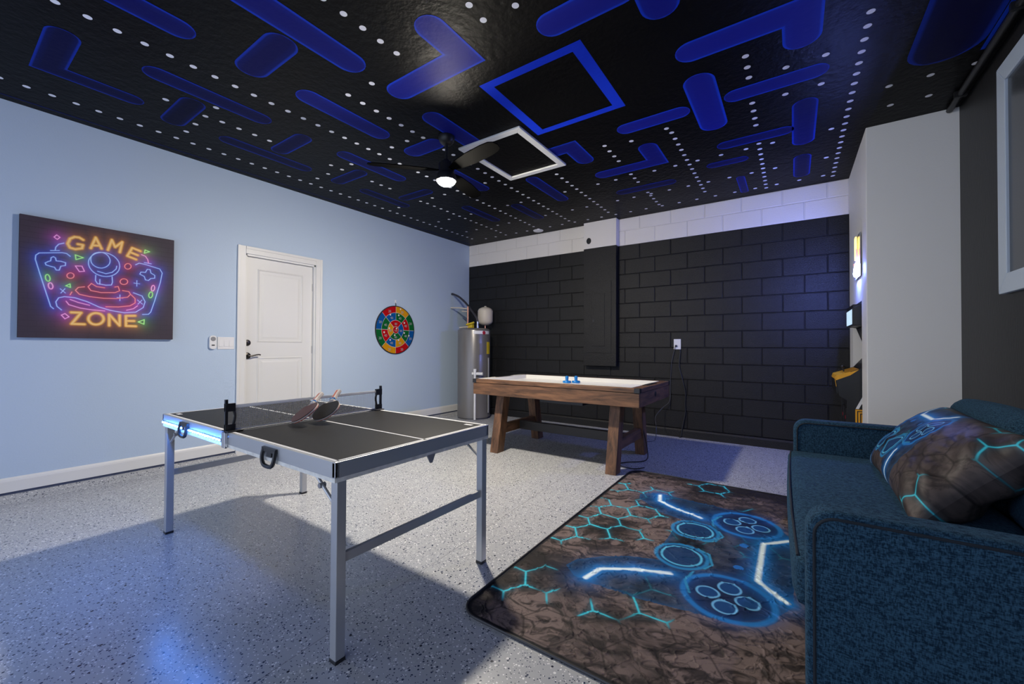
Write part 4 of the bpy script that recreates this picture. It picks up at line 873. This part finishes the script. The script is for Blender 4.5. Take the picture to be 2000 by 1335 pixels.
hs = MB().tube(smoothpath([(0.09, -0.02, 1.54), (0.06, -0.02, 1.62), (-0.06, -0.01, 1.75), (-0.20, 0.0, 1.88), (-0.34, 0.0, 1.98), (-0.46, 0.0, 2.03), (-0.497, 0.0, 2.035)]), 0.017, 12); tag(hs.build('flexible_hose', 'hose', wh, smooth=True), 'dark flexible hose')
et = MB().lathe([(0.0, 1.50), (0.05, 1.503), (0.105, 1.53), (0.125, 1.56), (0.125, 1.74), (0.105, 1.775), (0.05, 1.80), (0.02, 1.805), (0.018, 1.82), (0.0, 1.82)], (0.055, 0.22, 0), 32)
tag(et.build('expansion_tank', 'cream', wh, smooth=True), 'cream expansion tank'); MB().tube([(0.055, 0.22, 1.43), (0.055, 0.22, 1.51)], 0.014, 10).build('tank_stem', 'copper', wh, smooth=True)

# ================================================================== SOFA
sofa = empty('sofa', (0.455, 2.485, 0), 0.0155); tag(sofa, 'teal blue upholstered two-seat sofa against the black wall', 'sofa')
F_, B_ = -0.44, 0.44
MB().box((F_+0.03, -0.86, 0.11), (B_, 0.86, 0.31)).build('base', 'fabric', sofa, bevel=0.02)
def arm_profile(r=0.075, ins=0.0):
    x0, x1, z0, z1 = F_+ins, B_-0.02-ins, 0.085+ins, 0.665-ins; r = max(r-ins, 0.01); pts = [(x1, z0), (x1, z1)]
    for k in range(9): a = PI/2+PI/2*k/8; pts.append((x0+r+r*math.cos(a), z1-r+r*math.sin(a)))
    pts.append((x0, z0)); return pts
for sy in (-1, 1):
    a, b = sorted((sy*0.865, sy*0.965))
    am = MB().prism(arm_profile(), a, b).build('arm', 'fabric', sofa, smooth=True, bevel=0.016, seg=3)
    for yy_ in (a-0.001, b+0.001):
        s2 = 1 if yy_ > (a+b)/2 else -1
        pr = arm_profile(0.075, 0.020); path = [(x, yy_, z) for x, z in pr[1:]]
        MB().tube(path, 0.0045, 6).build('piping', 'piping', am, smooth=True)
soft_box('seat_cushion', (0.74, 1.725, 0.165), 0.035, 'fabric', sofa, (-0.10, 0, 0.385), 18, (0.012, 0, 0.008))
sc_ = [(x, y, 0.0) for x, y in rrect(0.70, 1.70, 0.04)]; sc_.append(sc_[0])
MB().tube([(p[0]-0.105, p[1], 0.457) for p in [(-0.352, -0.82, 0), (-0.362, -0.4, 0), (-0.365, 0, 0), (-0.362, 0.4, 0), (-0.352, 0.82, 0)]], 0.0045, 6).build('seat_piping', 'piping', sofa, smooth=True)
MB().box((0.36, -0.865, 0.11), (B_+0.06, 0.865, 0.73)).build('back_frame', 'fabric', sofa, bevel=0.03)
for sy in (-1, 1): soft_box('back_cushion', (0.17, 0.85, 0.42), 0.07, 'fabric', sofa, (0.345, sy*0.432, 0.655), 14, (0.03, 0, 0.015), (0, math.radians(10), 0))
for sx in (-0.36, 0.38):
    for sy in (-0.9, 0.9): MB().lathe([(0.014, 0.0), (0.022, 0.11)], (sx, sy, 0), 14).build('leg', 'black_plastic', sofa)

# ================================================================== PRINTED BLANKET AND PILLOW
HS = 0.114
def hex_lines(x, y, s, ang=0.0, ox=0.0, oy=0.0):
    """distance to the edges of a honeycomb with edge length s, plus a random value per edge area"""
    ca, sa = math.cos(ang), math.sin(ang); X = (x-ox)*ca+(y-oy)*sa; Y = -(x-ox)*sa+(y-oy)*ca
    w_, h_ = 1.5*s, math.sqrt(3)*s
    best = np.full(x.shape, 1e9); sec = np.full(x.shape, 1e9)
    for dx in (-1, 0, 1):
        for dy in (-1, 0, 1, 2):
            ci = np.floor(X/w_)+dx; cj = np.floor(Y/h_)+dy
            cx = ci*w_; cy = (cj + 0.5*(np.mod(ci, 2)))*h_
            d = np.hypot(X-cx, Y-cy); m = d < best
            sec = np.where(m, best, np.minimum(sec, d)); best = np.where(m, d, best)
    return (sec-best)/2*1.0
def controller(c, a, b, k=1.0):
    """printed glowing gamepad; a: axis from grips (negative) to top (0), b: across, centred on 0"""
    B = np.abs(b)
    body = [(0.02, 0.0), (0.02, 0.37), (-0.03, 0.48), (-0.20, 0.655), (-0.36, 0.67), (-0.52, 0.70), (-0.70, 0.715), (-0.88, 0.70), (-0.96, 0.63), (-0.94, 0.545), (-0.84, 0.44), (-0.72, 0.35), (-0.56, 0.30), (-0.60, 0.18), (-0.60, 0.0)]
    ins = np.zeros(a.shape, bool); pts = body
    j = len(pts)-1
    for i in range(len(pts)):
        (xi, yi), (xj, yj) = pts[i], pts[j]
        cond = ((yi > B) != (yj > B)); xx = (xj-xi)*(B-yi)/((yj-yi) if abs(yj-yi) > 1e-9 else 1e-9)+xi
        ins ^= cond & (a < xx); j = i
    dB = seg_dist(a, B, body)
    n = fbm(a*14+3, b*14+9, 4, 11)
    c = blend(c, (0.006, 0.018, 0.034), ins*0.86)
    c = c*np.where(ins, 0.25+1.9*np.clip((n-0.25)/0.4, 0, 1), 1)[..., None]
    c = blend(c, (0.006, 0.10, 0.28), np.exp(-dB/0.02)*ins*0.5)
    # sticks and button rings
    def ring(ra, rb, r0, col, wd, al):
        nonlocal c
        d = np.abs(np.hypot(a-ra, B-rb)-r0); c = blend(c, col, np.clip(1.5-d/wd, 0, 1)*al)
    def disc(ra, rb, r0, col, al):
        nonlocal c
        c = blend(c, col, (np.hypot(a-ra, B-rb) < r0)*al)
    disc(-0.485, 0.19, 0.13, (0.004, 0.04, 0.13), 0.8); ring(-0.485, 0.19, 0.13, (0.02, 0.26, 0.55), 0.010, 0.8); ring(-0.485, 0.19, 0.10, (0.12, 0.55, 0.80), 0.006, 0.9)
    disc(-0.23, 0.46, 0.185, (0.003, 0.014, 0.06), 0.8); ring(-0.23, 0.46, 0.185, (0.02, 0.26, 0.66), 0.013, 0.9)
    d = np.abs(np.hypot(a+0.23, B-0.46)-0.185); c = blend(c, (0.01, 0.12, 0.45), np.exp(-d/0.03)*0.5)
    for da, db in ((-0.08, 0.005), (0.08, -0.005), (0.0, 0.088), (0.0, -0.085)):
        disc(-0.23+da, 0.46+db, 0.047, (0.006, 0.06, 0.20), 0.9); ring(-0.23+da, 0.46+db, 0.047, (0.18, 0.52, 0.85), 0.005, 0.85)
    disc(-0.215, 0.145, 0.024, (0.02, 0.16, 0.50), 1)
    # centre seam lines
    for pl_ in ([(-0.36, 0.26), (-0.33, 0.20), (-0.36, 0.10), (-0.42, 0.06)], [(-0.40, 0.32), (-0.42, 0.42), (-0.38, 0.52)]): c = blend(c, (0.04, 0.35, 0.6), np.clip(1.5-seg_dist(a, B, pl_)/0.006, 0, 1)*0.8)
    # light bars
    for bar in ([(-0.825, 0.685), (-0.795, 0.565), (-0.73, 0.52), (-0.65, 0.47), (-0.57, 0.445), (-0.49, 0.41)], [(-0.125, 0.0), (-0.125, 0.225), (-0.005, 0.36)]):
        d = seg_dist(a, B, bar)
        st_ = 0.45+1.1*fbm(a*40, b*9, 3, 17)
        c = blend(c, (0.004, 0.09, 0.36), np.exp(-d/0.055)*0.9*st_); c = blend(c, (0.02, 0.30, 0.80), np.exp(-d/0.026)); c = blend(c, (0.80, 0.95, 1.0), np.clip(1.45-d/0.0125, 0, 1))
    return c
def hex_print(x, y, s, seed, ang, ox, oy, glow=1.0, base_lo=(0.015, 0.012, 0.011), base_hi=(0.165, 0.122, 0.112), thr=0.43, lw=1.0):
    n = fbm(x*3.2+20, y*3.2+20, 5, seed); g = np.clip((n-0.28)/0.36, 0, 1)
    wx = fbm(x*7+2, y*7+6, 3, seed+7)-0.45; n2 = fbm(x*14+3+9*wx, y*30+7+9*wx, 4, seed+1); n3 = np.abs(fbm(x*26+9*wx, y*16+5*wx, 4, seed+3)-0.47)
    g = np.clip(g*(0.15+1.5*np.clip((n2-0.28)/0.34, 0, 1))*np.clip(0.25+n3/0.07, 0, 1), 0, 1)
    c = np.array(base_lo)*(1-g)[..., None] + np.array(base_hi)*g[..., None]
    wob = 0.006*(fbm(x*9, y*9, 3, seed+4)-0.5)
    d = hex_lines(x+wob, y-wob, s, ang, ox, oy)
    c = c*(1-0.55*np.clip(1.6-d/0.0032, 0, 1))[..., None]
    mk = np.clip((fbm(x*3.6+40, y*3.6+11, 2, seed+2)-thr)/0.06, 0, 1)
    c = blend(c, (0.0, 0.20, 0.30), np.exp(-d/(0.010*lw))*mk*0.5*glow); c = blend(c, (0.05, 0.55, 0.68), np.clip(1.5-d/(0.0042*lw), 0, 1)*mk*glow)
    return c
# ---- blanket spread as a rug
RX0, RX1, RY0, RY1 = -1.20, 0.36, 1.335, 3.78
nu, nv = 560, 820
uu_, vv_ = np.meshgrid(np.linspace(RX0, RX1, nu), np.linspace(RY0, RY1, nv))
# rounded corners: squeeze the rectangle, slightly skewed like the cloth lies
cx_, cy_ = (RX0+RX1)/2, (RY0+RY1)/2; hx_, hy_ = (RX1-RX0)/2, (RY1-RY0)/2; rad = 0.10
def round_corners(x, y):
    dx = np.abs(x-cx_); dy = np.abs(y-cy_)
    qx = np.maximum(dx-(hx_-rad), 0); qy = np.maximum(dy-(hy_-rad), 0); m = np.maximum(qx, qy); l = np.hypot(qx, qy)
    k = np.where(l > 1e-9, m/np.maximum(l, 1e-9), 1)
    dx2 = np.where(qx*qy > 0, hx_-rad+qx*k, dx); dy2 = np.where(qx*qy > 0, hy_-rad+qy*k, dy)
    return cx_+np.sign(x-cx_)*dx2, cy_+np.sign(y-cy_)*dy2
xr, yr = round_corners(uu_, vv_)
xr = xr - 0.035*(yr-RY0)/(RY1-RY0)
c = hex_print(xr, yr, HS, 8, 0.02, -1.06+0.057, 1.757-0.099*0.0)
c = controller(c, xr+0.02, yr-2.56)
eb = np.minimum(np.minimum(uu_-RX0, RX1-uu_), np.minimum(vv_-RY0, RY1-vv_))
c = blend(c, (0.008, 0.008, 0.010), np.clip((0.022-eb)/0.004, 0, 1))
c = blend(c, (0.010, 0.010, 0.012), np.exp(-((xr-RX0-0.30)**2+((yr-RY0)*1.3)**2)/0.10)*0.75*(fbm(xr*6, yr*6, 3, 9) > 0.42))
wr = fbm(xr*5+1, yr*7+2, 4, 21)
fold = 0.006*np.abs(np.sin(9*xr+6*yr+6*fbm(xr*3, yr*3, 3, 8)))**3
wr2 = np.abs(fbm(xr*9+4*wr, yr*14+4*wr, 3, 33)-0.45)
zz = 0.004 + 0.014*np.clip(wr-0.35, 0, 1) + 0.006*np.exp(-wr2/0.03) + fold*np.clip(fbm(xr*2+7, yr*2+3, 2, 6)-0.25, 0, 1)*1.6
zz = np.where(eb < 0.03, 0.004+(zz-0.004)*np.clip(eb/0.03, 0, 1), zz)
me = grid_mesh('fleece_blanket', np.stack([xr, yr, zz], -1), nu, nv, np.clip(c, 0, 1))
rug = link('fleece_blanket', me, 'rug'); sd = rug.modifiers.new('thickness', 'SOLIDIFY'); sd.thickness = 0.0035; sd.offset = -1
tag(rug, 'fleece blanket printed with a glowing blue gamepad, spread on the floor as a rug', 'blanket')
bd = [Vector((x, y, 0.006)) for x, y in [(cx_+p[0], cy_+p[1]) for p in rrect(2*hx_, 2*hy_, rad, 8)]]; bd = [Vector((p.x-0.035*(p.y-RY0)/(RY1-RY0), p.y, 0.006)) for p in bd]; bd.append(bd[0])
MB().tube(bd, 0.0058, 6, False).build('bound_edge', 'black_plastic', rug, smooth=True)
# ---- pillow
pl = empty('printed_pillow', (0.560, 2.72, 0.632)); tag(pl, 'dark satin pillow printed with a glowing gamepad and blue hexagons, on the sofa', 'pillow')
nu, nv = 420, 240
PWd, PHt, PT = 1.08, 0.50, 0.125
ua, va = np.meshgrid(np.linspace(-1, 1, nu), np.linspace(-1, 1, nv))
def pillow_face(sign):
    e = np.clip((1-np.abs(ua)**5)*(1-np.abs(va)**2.6), 0, 1)**0.5
    pinch = 1-0.05*(1-np.abs(ua)**2)*np.abs(va)**3
    x = ua*PWd/2*(1-0.06*(1-va**2)*np.abs(ua)**4); y = va*PHt/2*(1-0.07*(1-ua**2)*np.abs(va)**4)
    wrk = 0.020*np.sin(12*ua-10*va+5*fbm(ua*2+4, va*2+4, 3, 2))*np.clip(-ua-0.2, 0, 1) + 0.03*(fbm(ua*3+9, va*3+9, 3, 5)-0.5)
    return x, y, sign*(PT*e + wrk*e)
x, y, z = pillow_face(1)
c = hex_print(x, y*1.0, 0.068, 15, 0.1, 0.0, 0.0, 1.0, (0.030, 0.024, 0.024), (0.080, 0.062, 0.058), 0.36, 0.62)
cc = controller(c.copy(), (y-0.19)*1.75, (x-0.20)*2.0)
c = cc
# local frame: x along the sofa (world +Y), y up the lean, z out of the face
dirL = Vector((0, 1, 0)); dirU = Vector((0.70, 0, 0.71)).normalized(); dirN = dirL.cross(dirU)
if dirN.x > 0: dirN = -dirN
def pil(x, y, z): return x[..., None]*np.array(dirL) + y[..., None]*np.array(dirU) + z[..., None]*np.array(dirN)
link('pillow_front', grid_mesh('pillow_front', pil(x, y, z), nu, nv, np.clip(c, 0, 1)), 'pillow', pl)
x, y, z = pillow_face(-1); x, y, z = [q[::2, ::2] for q in (x, y, z)]
bkm = grid_mesh('pillow_back', pil(x, y, z), x.shape[1], x.shape[0], np.clip(hex_print(x, y*1.0, 0.068, 15, 0.1, 0.0, 0.0, 0.6, (0.030, 0.024, 0.024), (0.080, 0.062, 0.058), 0.36, 0.62), 0, 1))
link('pillow_back', bkm, 'pillow', pl)

# ================================================================== ARCADE CABINET IN THE NICHE
AC0, AC1 = 4.69, 5.20
ac = empty('arcade_cabinet', (0.62, (AC0+AC1)/2, 0)); tag(ac, 'black arcade cabinet with yellow control panel in the wall niche', 'arcade cabinet')
hw = (AC1-AC0)/2
prof = [(-0.225, 0.02), (-0.225, 0.68), (-0.278, 0.715), (-0.300, 0.86), (-0.290, 0.90), (-0.13, 0.965), (-0.03, 1.10), (-0.11, 1.34), (-0.185, 1.355), (-0.185, 1.50), (-0.12, 1.535), (0.30, 1.545), (0.30, 0.02)]
for sy in (-1, 1):
    a, b = sorted((sy*hw, sy*(hw-0.016))); sp_ = MB().prism(prof, a, b).build('side_panel', 'arcade_black', ac, bevel=0.002)
    if sy == -1:
        L_ = text_mesh('A', 0.215, 'side_lettering'); L_.materials.append(MT['line_white']); o = link('side_lettering', L_, None, sp_)
        o.matrix_local = Matrix.Translation((-0.094, a-0.001, 0.675)) @ Matrix.Rotation(PI/2, 4, 'X')
        for k, (hs_, m) in enumerate(((0.080, 'arcade_yellow'), (0.068, 'arcade_black'), (0.060, 'arcade_yellow'), (0.048, 'arcade_black'), (0.040, 'arcade_yellow'), (0.028, 'arcade_black'), (0.019, 'arcade_yellow'))):
            MB().box((-0.088-hs_, a-0.0005-0.0004*k, 0.525-hs_), (-0.088+hs_, a+0.0, 0.525+hs_)).build('nested_square', m, sp_)
iw = hw-0.017
MB().box((-0.21, -iw, 0.03), (0.28, iw, 0.68)).build('cabinet_body', 'arcade_black', ac)
MB().prism([(-0.296, 0.74), (-0.303, 0.862), (-0.292, 0.897), (-0.135, 0.958), (-0.135, 0.74)], -iw, iw).build('control_box', 'arcade_black', ac)
cpn = MB().prism([(-0.304, 0.863), (-0.293, 0.899), (-0.135, 0.960), (-0.135, 0.955), (-0.29, 0.892)], -iw, iw).build('control_panel', 'arcade_yellow', ac)
MB().prism([(-0.3005, 0.80), (-0.3095, 0.862), (-0.2985, 0.9), (-0.20, 0.938), (-0.2, 0.933), (-0.297, 0.893), (-0.306, 0.862), (-0.297, 0.80)], -hw-0.004, -hw+0.0).build('yellow_edge', 'arcade_yellow', ac)
MB().prism([(-0.302, 0.855), (-0.298, 0.893), (-0.14, 0.957), (-0.20, 0.905)], -hw-0.003, -hw+0.0).build('yellow_side_graphic', 'arcade_yellow', ac)
js = MB(); js.tube([(-0.225, 0.0, 0.92), (-0.232, 0.0, 0.965)], 0.006, 8); js.lathe([(0.0, -0.016), (0.012, -0.011), (0.016, 0.0), (0.012, 0.011), (0.0, 0.016)], (-0.234, 0.0, 0.972), 16); js.build('joystick', 'black_plastic', ac, smooth=True)
MB().prism([(-0.13, 0.965), (-0.03, 1.10), (-0.10, 1.335), (-0.06, 1.335), (0.0, 1.10), (-0.11, 0.95)], -iw, iw).build('screen_bezel', 'arcade_black', ac)
MB().box((-0.182, -iw, 1.362), (-0.178, iw, 1.495)).build('marquee', 'marquee', ac); MB().box((-0.178, -iw, 1.345), (0.29, iw, 1.535)).build('marquee_box', 'arcade_black', ac)
for y in (-0.12, 0.12): MB().box((-0.2245, y-0.05, 0.42), (-0.210, y+0.05, 0.60)).build('coin_door', 'black_metal', ac, bevel=0.003); MB().box((-0.227, y-0.012, 0.50), (-0.2235, y+0.012, 0.53)).build('coin_slot', 'red', ac)

# ================================================================== NEON SIGN ON THE NICHE WALL
ns = empty('neon_sign', (XA, 4.80, 1.97)); tag(ns, 'yellow, red and blue neon sign glowing on the wall above the arcade cabinet', 'neon sign')
MB().box((-0.012, -0.17, -0.19), (-0.006, 0.17, 0.19)).build('backing_plate', 'acrylic', ns, bevel=0.001)
for y, z in ((-0.14, 0.16), (0.14, 0.16), (-0.14, -0.16), (0.14, -0.16)): MB().tube([(-0.006, y, z), (0.0, y, z)], 0.008, 8).build('standoff', 'chrome', ns)
def neon(m, pts, nm='neon_tube'): MB().tube(smoothpath(pts, 5), 0.0065, 8).build(nm, m, ns, smooth=True)
x_ = -0.024
neon('neon_yellow', [(x_, -0.03, -0.03), (x_, -0.035, 0.08), (x_, -0.03, 0.165), (x_, 0.0, 0.175), (x_, 0.03, 0.165), (x_, 0.035, 0.08), (x_, 0.03, -0.03)])
neon('neon_yellow', [(x_, 0.0, 0.13), (x_, 0.0, 0.0)])
neon('neon_red', [(x_, -0.05, 0.06), (x_, -0.085, 0.0), (x_, -0.07, -0.05), (x_, 0.0, -0.06), (x_, 0.07, -0.075), (x_, 0.10, -0.05)])
neon('neon_blue', [(x_, -0.09, -0.10), (x_, -0.05, -0.075), (x_, 0.05, -0.085), (x_, 0.10, -0.11), (x_, 0.11, -0.15), (x_, 0.05, -0.165), (x_, 0.0, -0.14), (x_, -0.05, -0.165), (x_, -0.10, -0.15), (x_, -0.09, -0.10)])
neon('neon_blue', [(x_, -0.03, -0.115), (x_, 0.04, -0.12)])
